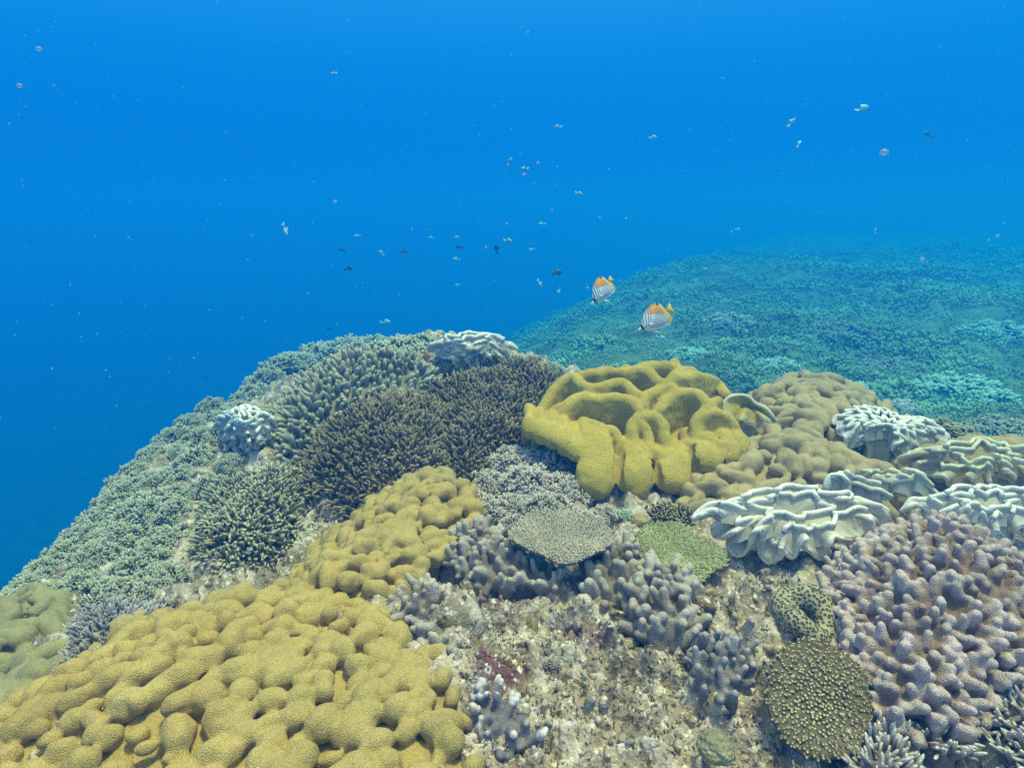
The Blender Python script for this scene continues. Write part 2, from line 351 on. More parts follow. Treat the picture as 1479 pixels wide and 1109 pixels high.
    c = mix(ramp(noi(46, 4), .57, .66), c, (0.07, 0.055, 0.035))
    geo = _n(t, 'ShaderNodeNewGeometry'); sx = _n(t, 'ShaderNodeSeparateXYZ'); L(geo.outputs['Position'], sx.inputs[0])
    c2 = mix(ramp(noi(1.1, 5), .42, .62), (0.12, 0.15, 0.08), (0.23, 0.28, 0.14)); c = mix(ramp(sx.outputs['Z'], -0.25, -0.55), c, c2)
    L(c, b.inputs['Base Color']); b.inputs['Roughness'].default_value = .85; b.inputs['Specular IOR Level'].default_value = .2
    vo = _n(t, 'ShaderNodeTexNoise', Scale=120.0, Detail=4.0); L(co.outputs['Object'], vo.inputs['Vector'])
    bp = _n(t, 'ShaderNodeBump', Strength=.9, Distance=.008); L(vo.outputs['Fac'], bp.inputs['Height']); L(bp.outputs[0], b.inputs['Normal'])
    M['rock'] = m
mats()

# ------------------------------------------------------------------ the ground sheet
def rough(x, y):
    r = np.hypot(x, y); s = np.clip(r / 2.5, .5, 6)
    n = 0.040 * fbm(x * 5, y * 5, x * 0, 3, 31) + 0.022 * fbm(x * 19, y * 19, x * 0, 4, 32, .6)
    w = worley2(x * 11, y * 11, 5); pits = worley2(x * 24, y * 24, 6)
    n = np.clip(n, -.06, .04); n = n - 0.034 * sstep(.30, .0, w) - 0.014 * sstep(.30, 0., pits) + 0.016 * sstep(.6, .1, worley2(x * 15 + 3, y * 15, 8))
    far = 0.10 * fbm(x * 1.7, y * 1.7, x * 0, 4, 41) + 0.16 * (0.55 - worley2(x * 1.25, y * 1.25, 9)) + .08 * (0.5 - worley2(x * 3.1, y * 3.1, 10))
    f = sstep(.05, .5, poly_sd(PLATEAU, x, y))
    return n * (1 - .4 * f) + far * f
def ground():
    a = np.concatenate([np.linspace(-180, -62, 40, endpoint=False), np.linspace(-62, 62, 760, endpoint=False), np.linspace(62, 180, 40, endpoint=False)])
    a = np.radians(a); r = np.concatenate([[0.02, .1, .2, .3, .4], np.geomspace(0.5, 4.5, 520), np.geomspace(4.6, 62, 200)])
    A, RR = np.meshgrid(a, r, indexing='ij'); x = RR * np.sin(A); y = RR * np.cos(A); z = terr(x, y) + rough(x, y)
    na, nr = A.shape; i = np.arange(na)[:, None]; j = np.arange(nr - 1)[None]
    Q = np.stack([i * nr + j, ((i + 1) % na) * nr + j, ((i + 1) % na) * nr + j + 1, i * nr + j + 1], -1).reshape(-1, 4)[:, ::-1]
    V = np.stack([x, y, z], -1).reshape(-1, 3)
    o = link('ground', mesh_np('ground', V, Q), M['rock']); o['kind'] = 'structure'; return o
ground()

# ------------------------------------------------------------------ coral builders
def scatter(poly, step, jit=.35, seed=0):
    g = np.random.default_rng(seed); lo = poly.min(0); hi = poly.max(0)
    ys = np.arange(lo[1], hi[1] + step, step * .866); P = []
    for k, yy in enumerate(ys):
        xs = np.arange(lo[0], hi[0] + step, step) + (step / 2 if k % 2 else 0); P.append(np.stack([xs, np.full(len(xs), yy)], 1))
    P = np.concatenate(P); P = P + g.uniform(-jit, jit, P.shape) * step
    return P[poly_sd(poly, P[:, 0], P[:, 1]) < 0]

class Patch:                                    # a raised bed of coral over an outline on the reef
    def __init__(s, px, T, w=.12, dz=None, lift=0.0, bumps=0.0, bfreq=4.0, seed=0):
        s.poly = chaikin(hits(px, T * .5 if dz is None else dz)[:, :2], 2); s.T = T; s.w = w; s.lift = lift; s.bumps = bumps; s.bf = bfreq; s.seed = seed
        s.c = np.array([*s.poly.mean(0), 0.0]); s.c[2] = float(terr(s.c[0], s.c[1]))
    def sd(s, x, y): return poly_sd(s.poly, x, y)
    def top(s, x, y):
        d = np.maximum(-s.sd(x, y), 0); t = s.T * (1 - np.exp(-d / s.w))
        if s.bumps: t = t * (1 + s.bumps * vnoise(x * s.bf, y * s.bf, np.zeros(np.shape(x)) + s.seed, 77 + s.seed))
        return terr(x, y) + t
    def normal(s, x, y, e=.015):
        gx = (s.top(x + e, y) - s.top(x - e, y)) / (2 * e); gy = (s.top(x, y + e) - s.top(x, y - e)) / (2 * e)
        return norm(np.stack([-gx, -gy, np.ones_like(gx)], -1))
    def bounds(s, extra, up):
        lo = s.poly.min(0) - extra; hi = s.poly.max(0) + extra
        gx, gy = np.meshgrid(np.linspace(lo[0], hi[0], 40), np.linspace(lo[1], hi[1], 40)); m = s.sd(gx, gy) < extra
        z = terr(gx, gy)[m]; return np.array([*lo, z.min() - .10]), np.array([*hi, s.top(gx, gy)[m].max() + up])
    def sdf(s, h, extra, up, shrink=0.0):
        lo, hi = s.bounds(extra, up); S = SDF(lo, hi, h); X, Y = np.meshgrid(S.ax[0], S.ax[1], indexing='ij')
        sd = s.sd(X, Y) + shrink; tp = s.top(X, Y); te = terr(X, Y); Z = S.ax[2][None, None]
        bot = te - .07 + (s.lift + .07) * sstep(-.22, -.02, sd) if s.lift else te - .07
        S.D = np.maximum(np.maximum(Z - tp[..., None], (bot[..., None] - Z)), sd[..., None]).astype(np.float32); return S

def lobed(name, px, mat, T, lobe, step, h=.006, w=.12, elong=1.5, flow=None, k=.006, lift=0., seed=0, rise=.62, bumps=.25, bfreq=3.5, shrink=.02, vert=.9, crinkle=0.0, extra_fn=None):
    p = Patch(px, T, w, lift=lift, bumps=bumps, bfreq=bfreq, seed=seed); S = p.sdf(h, lobe * 1.6 + (.12 if extra_fn else 0), lobe * 3 + .03 + (.14 if extra_fn else 0), shrink); g = np.random.default_rng(seed + 100)
    pts = scatter(p.poly, step, .38, seed); N = p.normal(pts[:, 0], pts[:, 1]); z = p.top(pts[:, 0], pts[:, 1])
    for (x, y), n, zz in zip(pts, N, z):
        s = lobe * g.uniform(.65, 1.3); e = g.uniform(1.0, elong); a = (g.uniform(0, np.pi) if flow is None else flow + g.normal() * .5)
        t = np.array([math.cos(a), math.sin(a), 0]); n = norm(n + g.normal(size=3) * .12); t = norm(t - n * (t @ n)); b = np.cross(n, t)
        c = np.array([x, y, zz]) + n * lobe * rise * g.uniform(.5, 1.5)
        S.ell(c, (t, b, n), (s * e, s / math.sqrt(e), s * vert), k)
        if g.random() < crinkle: w_ = g.normal(size=3) * .45; S.ell(c + (n + w_ - n * (w_ @ n) * .5) * s * .62, (t, b, n), (s * .62, s * .55, s * .5), k)
    if extra_fn: extra_fn(S, p)
    X, Y, Z = np.meshgrid(*S.ax, indexing='ij'); nb = np.abs(S.D) < .03; S.D[nb] += ((.0038 if not extra_fn else .0025) * fbm(X[nb] * 24, Y[nb] * 24, Z[nb] * 24, 3, seed, .55)).astype(np.float32)
    V, Q = S.nets(); zt = terr(V[:, 0], V[:, 1])
    keep = (V[:, 2] > zt - .06)[Q].any(1); Q = Q[keep]
    tone = np.zeros(len(V)); me = mesh_np(name, recentre(V, p.c), Q, attrs={'tone': tone})
    o = link(name, me, M[mat], loc=p.c); return o, p

def leather_fingers(name, px, mat, T, r, L, step, h=.005, w=.09, k=.010, lean=.5, seed=0, up=.8, lift=0., fork=.3, bumps=.2, dz=None, shrink=.015, squash=1.0):
    p = Patch(px, T, w, dz=dz, lift=lift, bumps=bumps, seed=seed); S = p.sdf(h, L + r * 2, L + 2 * r, shrink); g = np.random.default_rng(seed + 200)
    pts = scatter(p.poly, step, .4, seed)
    for e in (1, 2): q = scatter(p.poly, step, .4, seed + e); q = q[p.normal(q[:, 0], q[:, 1])[:, 2] < (.78, .55)[e - 1]]; pts = np.concatenate([pts, q])
    N = p.normal(pts[:, 0], pts[:, 1]); z = p.top(pts[:, 0], pts[:, 1]); segs = []
    for (x, y), n, zz in zip(pts, N, z):
        d = norm(n * lean + np.array([0, 0, up]) * (1 - lean) + g.normal(size=3) * .22); l = L * g.uniform(.55, 1.2); rr = r * g.uniform(.8, 1.2)
        a = np.array([x, y, zz]) - d * r; mid = a + d * l * .55 + g.normal(size=3) * r * .35; b = mid + norm(d + g.normal(size=3) * .2) * l * .5
        S.cap(a, mid, rr * 1.35, rr * 1.05, k); S.cap(mid, b, rr * 1.02, rr * .82, k * .6); segs.append((a, b))
        if g.random() < fork:
            b2 = mid + norm(d + norm(g.normal(size=3)) * .8) * l * .4; S.cap(mid, b2, rr * .95, rr * .78, k * .6); segs.append((mid, b2))
    V, Q = S.nets(); zt = terr(V[:, 0], V[:, 1]); Q = Q[(V[:, 2] > zt - .06)[Q].any(1)]
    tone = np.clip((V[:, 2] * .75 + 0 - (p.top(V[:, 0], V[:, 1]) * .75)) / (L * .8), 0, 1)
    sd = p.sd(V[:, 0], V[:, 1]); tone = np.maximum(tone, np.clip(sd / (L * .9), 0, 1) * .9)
    me = mesh_np(name, recentre(V, p.c), Q, attrs={'tone': tone}); o = link(name, me, M[mat], loc=p.c); return o, p

def finger_bed(name, px, mat, T, r, L, step, w=.12, lean=.55, up=1.0, seed=0, k=6, rand=.25, lift=0., bumps=.3, bfreq=3, multi=1, part='fingers', tip=.8, bend=.2, dz=None, hbed=.016, clump=0.0, basemat=None):
    p = Patch(px, T, w, lift=lift, bumps=bumps, bfreq=bfreq, seed=seed, dz=dz); S = p.sdf(hbed, .03, .03, .01); V, Q = S.nets(); Q = Q[(V[:, 2] > terr(V[:, 0], V[:, 1]) - .06)[Q].any(1)]
    o = link(name, mesh_np(name, recentre(V, p.c), Q, attrs={'tone': np.zeros(len(V))}), M[basemat or mat], loc=p.c); g = np.random.default_rng(seed + 300)
    pts = scatter(p.poly, step, .45, seed); n0 = len(pts); pts = np.repeat(pts, multi, 0); N = p.normal(pts[:, 0], pts[:, 1]); z = p.top(pts[:, 0], pts[:, 1])
    sd = p.sd(pts[:, 0], pts[:, 1]); cx = norm(np.stack([*(pts - p.poly.mean(0)).T, np.zeros(len(pts))], -1))
    D = norm(N * lean + np.array([0, 0, up]) * (1 - lean) + cx * (sstep(-.12, 0, sd) * .7)[:, None] + g.normal(size=N.shape) * rand)
    P = np.concatenate([pts, z[:, None]], 1)
    tuft = vnoise(pts[:, 0] * 13, pts[:, 1] * 13, pts[:, 0] * 0 + seed, 50) if clump else 0
    Ls = L * g.uniform(.65, 1.25, len(P)) * (1 + clump * tuft)
    Vf, Qf, Tf, A = fingers(P - D * r, D, Ls + r, r * g.uniform(.85, 1.2, len(P)), r * tip * g.uniform(.8, 1.15, len(P)), k=k, bend=bend, seed=seed)
    link(part, mesh_np(part, recentre(Vf, p.c), Qf, Tf, attrs={'tone': A}), M[mat], parent=o); return o, p

_clumps = {}
def clump_mesh(kind, mat, seed, nh=46, npo=46, pr=.030, pl=.13, hr=.20, flat=.75, tip=.9):
    """a cauliflower-like soft coral of radius about 1: heads on a dome, each head a ball of little stubs"""
    key = (kind, mat, seed)
    if key in _clumps: return _clumps[key]
    g = np.random.default_rng(seed + 17); i = np.arange(nh) + .5; ph = np.arccos(1 - i / nh * 1.12); th = np.pi * (1 + 5 ** .5) * i + g.normal(size=nh) * .25
    H = np.stack([np.sin(ph) * np.cos(th), np.sin(ph) * np.sin(th), np.cos(ph)], 1); rr = g.uniform(.68, 1.0, nh) - hr * .6
    Hc = H * rr[:, None] * np.array([1, 1, flat]); A = Acc()
    for c, n, s in zip(Hc, H, g.uniform(.75, 1.25, nh)):
        q = norm(g.normal(size=(npo, 3))); q = norm(q + n * .75); P = c + q * hr * s * .45
        A.add(*fingers(P, q + n * .2, hr * s * g.uniform(.5, .95, npo) , pr, pr * tip, k=5, prof=[(0, None), (.75, None), (.95, .6)], seed=int(g.integers(1e9))))
    a = np.linspace(0, 2 * np.pi, 24, endpoint=False); ring = [(1.0, -.30), (.92, -.05), (.82, .25), (.6, .5), (.3, .64)]
    Vb = np.array([[r_ * .80 * math.cos(t), r_ * .80 * math.sin(t), z_ * flat] for r_, z_ in ring for t in a] + [[0, 0, .66 * flat]]); k = 24
    Q = [(u * k + j, u * k + (j + 1) % k, (u + 1) * k + (j + 1) % k, (u + 1) * k + j) for u in range(4) for j in range(k)]
    A.add(Vb, Q, [(4 * k + j, 4 * k + (j + 1) % k, 5 * k) for j in range(k)], 0.0)
    me = A.mesh(kind); me.materials.append(M[mat]); _clumps[key] = me; return me
def clump(name, u, v, rpx, kind, mat, label, cat, group=None, seed=0, sink=.25, flat=1.0, dz=0.0, **kw):
    p = (near if group != 'coral heads on the lower reef' else hit)(u, v + rpx * .35, dz); s = rpx * slant(p) / FPX
    o = link(name, clump_mesh(kind, mat, seed % 3, **kw), loc=p - np.array([0, 0, s * sink])); g = np.random.default_rng(seed + int(u) * 7 + int(v))
    n = norm(np.array([float(terr(p[0] - .08, p[1]) - terr(p[0] + .08, p[1])), float(terr(p[0], p[1] - .08) - terr(p[0], p[1] + .08)), .16]))
    n = norm(n + np.array([0, 0, .8])); q = Vector((0, 0, 1)).rotation_difference(Vector(n)); o.rotation_mode = 'QUATERNION'
    o.rotation_quaternion = q @ Matrix.Rotation(g.uniform(0, 6.28), 3, 'Z').to_quaternion(); o.scale = (s * g.uniform(.92, 1.1), s * g.uniform(.92, 1.1), s * flat * g.uniform(.9, 1.1))
    tag(o, label, cat, group); return o

def plate(name, u, v, rxpx, rypx, mat, tilt, seed=0, n=900, br=.010, bl=.030, thick=.02, cup=.06, dz=.05, ragged=.08, label=None, rot=0., lean=.35, hole=None):
    p = hit(u, v, dz); rx = rxpx * slant(p) / FPX; g = np.random.default_rng(seed + 5); ry = rypx
    th = np.linspace(0, 2 * np.pi, 96, endpoint=False); edge = 1 + ragged * np.array([vnoise(np.array([math.cos(t) * 2.2 + seed]), np.array([math.sin(t) * 2.2]), np.array([.3]), 3)[0] for t in th])
    rad = np.linspace(0, 1, 14)[1:]; A = Acc(); V = [[0, 0, 0]]
    def surf(x, y): rr = np.hypot(x / rx, y / ry); return cup * rr ** 2 * rx + .012 * vnoise(x * 14, y * 14, x * 0 + seed, 9)
    X = (rx * rad[:, None] * (np.cos(th) * edge)[None]); Y = (ry * rad[:, None] * (np.sin(th) * edge)[None])
    top = np.stack([X, Y, surf(X, Y)], -1); bot = top - np.array([0, 0, 1]) * (thick * (1.15 - rad) + .006)[:, None, None] - np.array([0, 0, 1]) * (.5 * rx * (1 - rad) ** 3)[:, None, None]
    k = 96; V = np.concatenate([top.reshape(-1, 3), bot.reshape(-1, 3), [[0, 0, surf(np.zeros(1), np.zeros(1))[0]]], [[0, 0, -.5 * rx]]]); m = len(rad)
    Q = []; 
    for a in range(m - 1):
        for j in range(k):
            j2 = (j + 1) % k; Q.append((a * k + j, (a + 1) * k + j, (a + 1) * k + j2, a * k + j2)); b = m * k; Q.append((b + a * k + j2, b + (a + 1) * k + j2, b + (a + 1) * k + j, b + a * k + j))
    for j in range(k): j2 = (j + 1) % k; Q.append(((m - 1) * k + j, (2 * m - 1) * k + j, (2 * m - 1) * k + j2, (m - 1) * k + j2))
    T = [(2 * m * k, j, (j + 1) % k) for j in range(k)] + [(2 * m * k + 1, m * k + (j + 1) % k, m * k + j) for j in range(k)]
    A.add(V, Q, T, 0.0); o = link(name, A.mesh(name), M[mat], loc=p); B = Acc()
    i = np.arange(n) + .5; rr = np.sqrt(i / n); t = np.pi * (1 + 5 ** .5) * i + g.normal(size=n) * .05; ee = np.interp(t % (2 * np.pi), th, edge, period=2 * np.pi)
    rr = rr + g.normal(size=n) * .012
    P = np.stack([rx * rr * np.cos(t) * ee, ry * rr * np.sin(t) * ee, rr * 0], 1); P[:, 2] = surf(P[:, 0], P[:, 1]) - .004
    D = norm(np.stack([np.cos(t) * rr ** 2 * lean * 2, np.sin(t) * rr ** 2 * lean * 2, np.ones(n)], 1) + g.normal(size=(n, 3)) * .16)
    B.add(*fingers(P, D, bl * g.uniform(.7, 1.25, n) * (1 + .35 * rr ** 4), br * g.uniform(.85, 1.15, n), br * .6, k=6, prof=[(0, None), (.5, None), (.85, .85), (.97, .5)], bend=.08, seed=seed))
    link('branchlets', B.mesh('branchlets'), M[mat], parent=o); o.rotation_euler = (tilt[0], tilt[1], rot); tag(o, label, 'coral'); return o

def ruffle(name, u, v, rxpx, ry, mat, rim_mat, n=9, amp=.05, height=.06, droop=.0, dz=.1, seed=0, mt=.5, mr=.35, pw=2.2, thick=.012, rim=.009, rot=0., tilt=(0, 0), stalk=None, amp2=.3, n2=2.7, arc=None, label=None, cat='coral', nt=900, nr=26, wav=.14, fine=0., aw=1.2):
    p = hit(u, v, dz); rx = rxpx * slant(p) / FPX; g = np.random.default_rng(seed + 9)
    th = np.linspace(0, 2 * np.pi, nt, endpoint=False); cs, sn = np.cos(th), np.sin(th)
    ns = lambda f, s: vnoise(cs * f + 5, sn * f + s, cs * 0 + seed * 1.7, 60 + s)
    psi = n * th + aw * ns(1.4, 1) * 2 + g.uniform(0, 6); psi2 = n * n2 * th + 2.0 * ns(2.3, 2); am = 1 + .45 * ns(1.8, 3); edge = 1 + wav * ns(1.3, 4)
    rho = np.linspace(.03, 1, nr)[:, None]; a = amp * rho ** pw * am[None]
    rr = rho * edge[None]; rdl = mr * a * np.cos(psi)[None] + amp2 * amp * rho ** (pw + 1) * .5 * np.sin(psi2)[None]
    tng = -mt * a * np.sin(2 * psi)[None] + amp2 * amp * rho ** (pw + 1) * .6 * np.cos(psi2)[None]
    X = rr * cs[None] * rx + rdl * cs[None] - tng * sn[None]; Y = rr * sn[None] * ry + rdl * sn[None] + tng * cs[None]
    Z = height * rho ** 1.4 - droop * rho ** 3 + a * np.sin(psi)[None] + amp2 * amp * rho ** (pw + 1) * np.sin(psi2 + 1)[None] + fine * fbm(X * 18, Y * 18, X * 0 + seed, 2, 4)
    G = np.stack([X, Y, Z], -1); du = np.gradient(G, axis=0); dv = np.roll(G, -1, 1) - np.roll(G, 1, 1); Nn = norm(np.cross(du, dv))
    up = G + Nn * thick / 2; dn = G - Nn * thick * .5; k = nt
    V = np.concatenate([up.reshape(-1, 3), dn.reshape(-1, 3)]); i = np.arange(nr - 1)[:, None]; j = np.arange(nt)[None]; j2 = (j + 1) % nt
    Qa = np.stack([i * k + j + 0 * j2, (i + 1) * k + j + 0 * j2, (i + 1) * k + j2, i * k + j2], -1).reshape(-1, 4); Qb = Qa[:, ::-1] + nr * nt
    jj = np.arange(nt); Qc = np.stack([(nr - 1) * k + jj, nr * nt + (nr - 1) * k + jj, nr * nt + (nr - 1) * k + (jj + 1) % nt, (nr - 1) * k + (jj + 1) % nt], -1)
    tone = np.concatenate([np.repeat(rho[:, 0], nt)] * 2); me = mesh_np(name, V, np.concatenate([Qa, Qb, Qc]), attrs={'tone': tone})
    o = link(name, me, M[mat], loc=p); o.rotation_euler = (tilt[0], tilt[1], rot)
    Vt, Qt = tube(G[-1], rim * (1 + .25 * ns(9, 5)), 6); link('rim', mesh_np('rim', Vt, Qt, attrs={'tone': np.ones(len(Vt))}), M[rim_mat], parent=o)
    if stalk:
        rs, hs = stalk; t_ = np.linspace(0, 1, 9)[:, None]; a_ = np.linspace(0, 2 * np.pi, 40, endpoint=False)[None]
        rad = rs * (1.5 - 1.0 * np.sin(np.pi * np.clip(t_ * .9 + .1, 0, 1)) * .5 + .9 * (1 - t_) ** 4) * (1 + .07 * np.cos(7 * a_)); Vs = np.stack([rad * np.cos(a_), rad * np.sin(a_), -hs * t_ + 0 * a_ + .01], -1)
        ii = np.arange(8)[:, None]; j_ = np.arange(40)[None]; Qs = np.stack([ii * 40 + j_, (ii + 1) * 40 + j_, (ii + 1) * 40 + (j_ + 1) % 40, ii * 40 + (j_ + 1) % 40], -1).reshape(-1, 4)[:, ::-1]
        link('stalk', mesh_np('stalk', Vs.reshape(-1, 3), Qs[:, ::-1], attrs={'tone': np.zeros(360)}), M['stalk'], parent=o)
    tag(o, label, cat); return o
def traced_ruffle(name, rim3, mat, rim_mat, cen, label, zf, seed=0, inner=.4, rim=.0068, thick=.013, ribs=(), loops=(), lift=.020, drop=0.0, stalk=False, proj=None, nr=20):
    """a leather coral whose scalloped rim is laid out in the round: rim3 holds points along the rim and their height above the reef"""
    P = np.array([near(u, v, h) for u, v, h in rim3]); P = resample(chaikin(P, 3), .004, True); n = len(P); cu = zf([cen])[0]; c0 = near(*cu)
    P = P + .006 * np.stack([vnoise(P[:, 0] * 30, P[:, 1] * 30, P[:, 2] * 30, k) for k in (1, 2, 3)], 1)
    if drop: P[:, 2] -= drop * sstep(0, max(P[:, 1].max() - c0[1], .05), P[:, 1] - c0[1])
    f = np.fft.rfft(P, axis=0); fr = np.arange(len(f))[:, None]; B = np.fft.irfft(f * np.exp(-(fr / 5.0) ** 2), n, axis=0); Bm = np.fft.irfft(f * np.exp(-(fr / 14.0) ** 2), n, axis=0)
    I = c0 + (B - c0) * inner * .15; s = np.linspace(0, 1, nr)[:, None, None]; w = s ** 2.2; wm = np.clip(s * 1.1, 0, 1) ** 1.3
    flat = I[None] + (B - I)[None] * s; mid = I[None] + (Bm - I)[None] * s; full = I[None] + (P - I)[None] * s ** 1.05
    G = flat * (1 - wm) + (mid * (1 - w) + full * w) * wm
    zi = c0[2]; G[..., 2] = zi + (G[..., 2] - zi) * (.55 + .45 * s[..., 0] ** .8) + .018 * np.sin(np.pi * s[..., 0]) + .010 * fbm(G[..., 0] * 14, G[..., 1] * 14, G[..., 0] * 0 + seed, 2, 3) * np.sin(np.pi * np.clip(s[..., 0], 0, 1))
    du = np.gradient(G, axis=0); dv = np.roll(G, -1, 1) - np.roll(G, 1, 1); N = norm(np.cross(du, dv)); N *= np.sign(N[..., 2].mean() or 1)
    up = G + N * thick * .5; dn = G - N * thick * .5; i = np.arange(nr - 1)[:, None]; j = np.arange(n)[None]; j2 = (j + 1) % n
    Qa = np.stack([i * n + j, (i + 1) * n + j, (i + 1) * n + j2, i * n + j2], -1).reshape(-1, 4); jj = np.arange(n); Qc = np.stack([(nr - 1) * n + jj, nr * n + (nr - 1) * n + jj, nr * n + (nr - 1) * n + (jj + 1) % n, (nr - 1) * n + (jj + 1) % n], -1)
    k = 2 * nr * n; V = np.concatenate([up.reshape(-1, 3), dn.reshape(-1, 3), [up[0].mean(0)]]); T = np.stack([np.full(n, k), jj, (jj + 1) % n], 1)
    tone = np.concatenate([np.repeat(s[:, 0, 0], n)] * 2 + [[0]]); org = np.array([c0[0], c0[1], float(terr(c0[0], c0[1]))])
    o = link(name, mesh_np(name, V - org, np.concatenate([Qa, Qa[:, ::-1] + nr * n, Qc]), T, attrs={'tone': tone}), M[mat], loc=org)
    Vt, Qt = tube(P - org, rim * (1 + .3 * vnoise(P[:, 0] * 40, P[:, 1] * 40, P[:, 2] * 40, 5)), 7); link('rim', mesh_np('rim', Vt, Qt, attrs={'tone': np.ones(len(Vt))}), M[rim_mat], parent=o)
    def rib(q, hh, closed):
        m = len(q); A = Acc(); rows = []
        for t in np.linspace(0, 1, 8): x = q.copy(); x[:, 2] -= .05 * hh * t; rows.append(x)
        tn = norm(np.roll(q, -1, 0) - np.roll(q, 1, 0)) if closed else norm(np.gradient(q, axis=0)); a_ = np.arange(7)[:, None]; b_ = np.arange(m if closed else m - 1)[None]
        for sg in (1, -1):
            sd_ = norm(np.cross(tn, [0, 0, 1.0])) * sg; Gv = np.stack([x + sd_ * (.004 + .012 * t ** 1.5) for x, t in zip(rows, np.linspace(0, 1, 8))])
            A.add(Gv.reshape(-1, 3) - org, np.stack([a_ * m + b_, (a_ + 1) * m + b_, (a_ + 1) * m + (b_ + 1) % m, a_ * m + (b_ + 1) % m], -1).reshape(-1, 4), None, np.repeat(np.linspace(.9, .3, 8), m))
        fo = link('fold', A.mesh('fold'), M[mat], parent=o); Vt, Qt = tube(q - org, rim * (.45 + .5 * hh), 7, closed=closed); link('rim', mesh_np('rim', Vt, Qt, attrs={'tone': np.ones(len(Vt))}), M[rim_mat], parent=fo)
    for r in ribs:
        q = resample(chaikin(np.array([near(u, v, h) for u, v, h in zf(r)]), 3, False), .004); m = len(q); hh = np.sin(np.pi * np.clip(np.linspace(.02, .98, m), 0, 1)) ** .5
        sh = G.reshape(-1, 3)[::3]; q[:, 2] = np.array([sh[np.argmin(((sh[:, :2] - x[:2]) ** 2).sum(1)), 2] for x in q]); q[:, 2] = np.convolve(np.pad(q[:, 2], 6, mode='edge'), np.ones(13) / 13, 'valid') + .030 * hh; rib(q, hh, False)
    for s0, nw, am in loops:
        t_ = np.arange(0, n, 2) / n * 2 * np.pi; ps = nw * t_ + 1.2 * vnoise(np.cos(t_) * 2, np.sin(t_) * 2, t_ * 0 + seed + s0, 8)
        sv = np.clip(s0 + am * np.sin(ps), .04, .97) * (nr - 1); jv = (t_ / (2 * np.pi) * n + .5 * n / nw / 6.28 * np.sin(2 * ps)) % n; k0 = np.floor(sv).astype(int); fr_ = (sv - k0)[:, None]; j0 = np.floor(jv).astype(int) % n
        q = G[k0, j0] * (1 - fr_) + G[np.minimum(k0 + 1, nr - 1), j0] * fr_; q = resample(q, .004, True); q[:, 2] += lift; rib(q, np.ones(len(q)), True)
    if stalk:
        S_ = np.stack([I * (1 - t) + B * t for t in (.55,)])[0]; rows = []
        for t in np.linspace(0, 1, 8): x = c0 + (S_ - c0) * (1 - .35 * math.sin(math.pi * min(t * 1.2, 1))); x[:, 2] = S_[:, 2] * (1 - t) + (terr(x[:, 0], x[:, 1]) - .05) * t - .01; rows.append(x)
        a_ = np.arange(7)[:, None]; b_ = np.arange(n)[None]; st = link('stalk', mesh_np('stalk', np.concatenate(rows) - org, np.stack([a_ * n + b_, (a_ + 1) * n + b_, (a_ + 1) * n + (b_ + 1) % n, a_ * n + (b_ + 1) % n], -1).reshape(-1, 4), attrs={'tone': np.zeros(8 * n)}), M['stalk'], parent=o)
    tag(o, label, 'coral'); return o
#PART2
# ------------------------------------------------------------------ the near corals
o, _ = lobed('leather_coral', [(-150, 1190), (-70, 1070), (30, 1015), (130, 960), (190, 912), (260, 890), (340, 866), (385, 852), (430, 862), (480, 858), (520, 868), (560, 884), (600, 910), (640, 952), (668, 1000), (668, 1040), (690, 1085), (700, 1190)],
             'mustard', .045, .0225, .0425, h=.0038, flow=.55, elong=1.5, rise=.8, vert=1.05, w=.08, seed=3, k=.006)
tag(o, 'huge mustard yellow lumpy leather coral filling the near bottom corner', 'coral')
o, _ = lobed('leather_coral', [(425, 868), (430, 812), (465, 778), (520, 742), (570, 707), (605, 686), (640, 680), (676, 692), (692, 722), (688, 750), (655, 766), (640, 800), (600, 822), (570, 848), (545, 878), (490, 880)],
             'mustard', .090, .0215, .0365, h=.0038, flow=.7, elong=1.6, rise=.8, vert=1.05, crinkle=.75, seed=8, k=.008, w=.09)
tag(o, 'mustard yellow leather coral tongue reaching up to the silvery soft corals', 'coral')
def zb(pts): return [(740 + a / 3.6975, 480 + b / 3.6975) for a, b in pts]
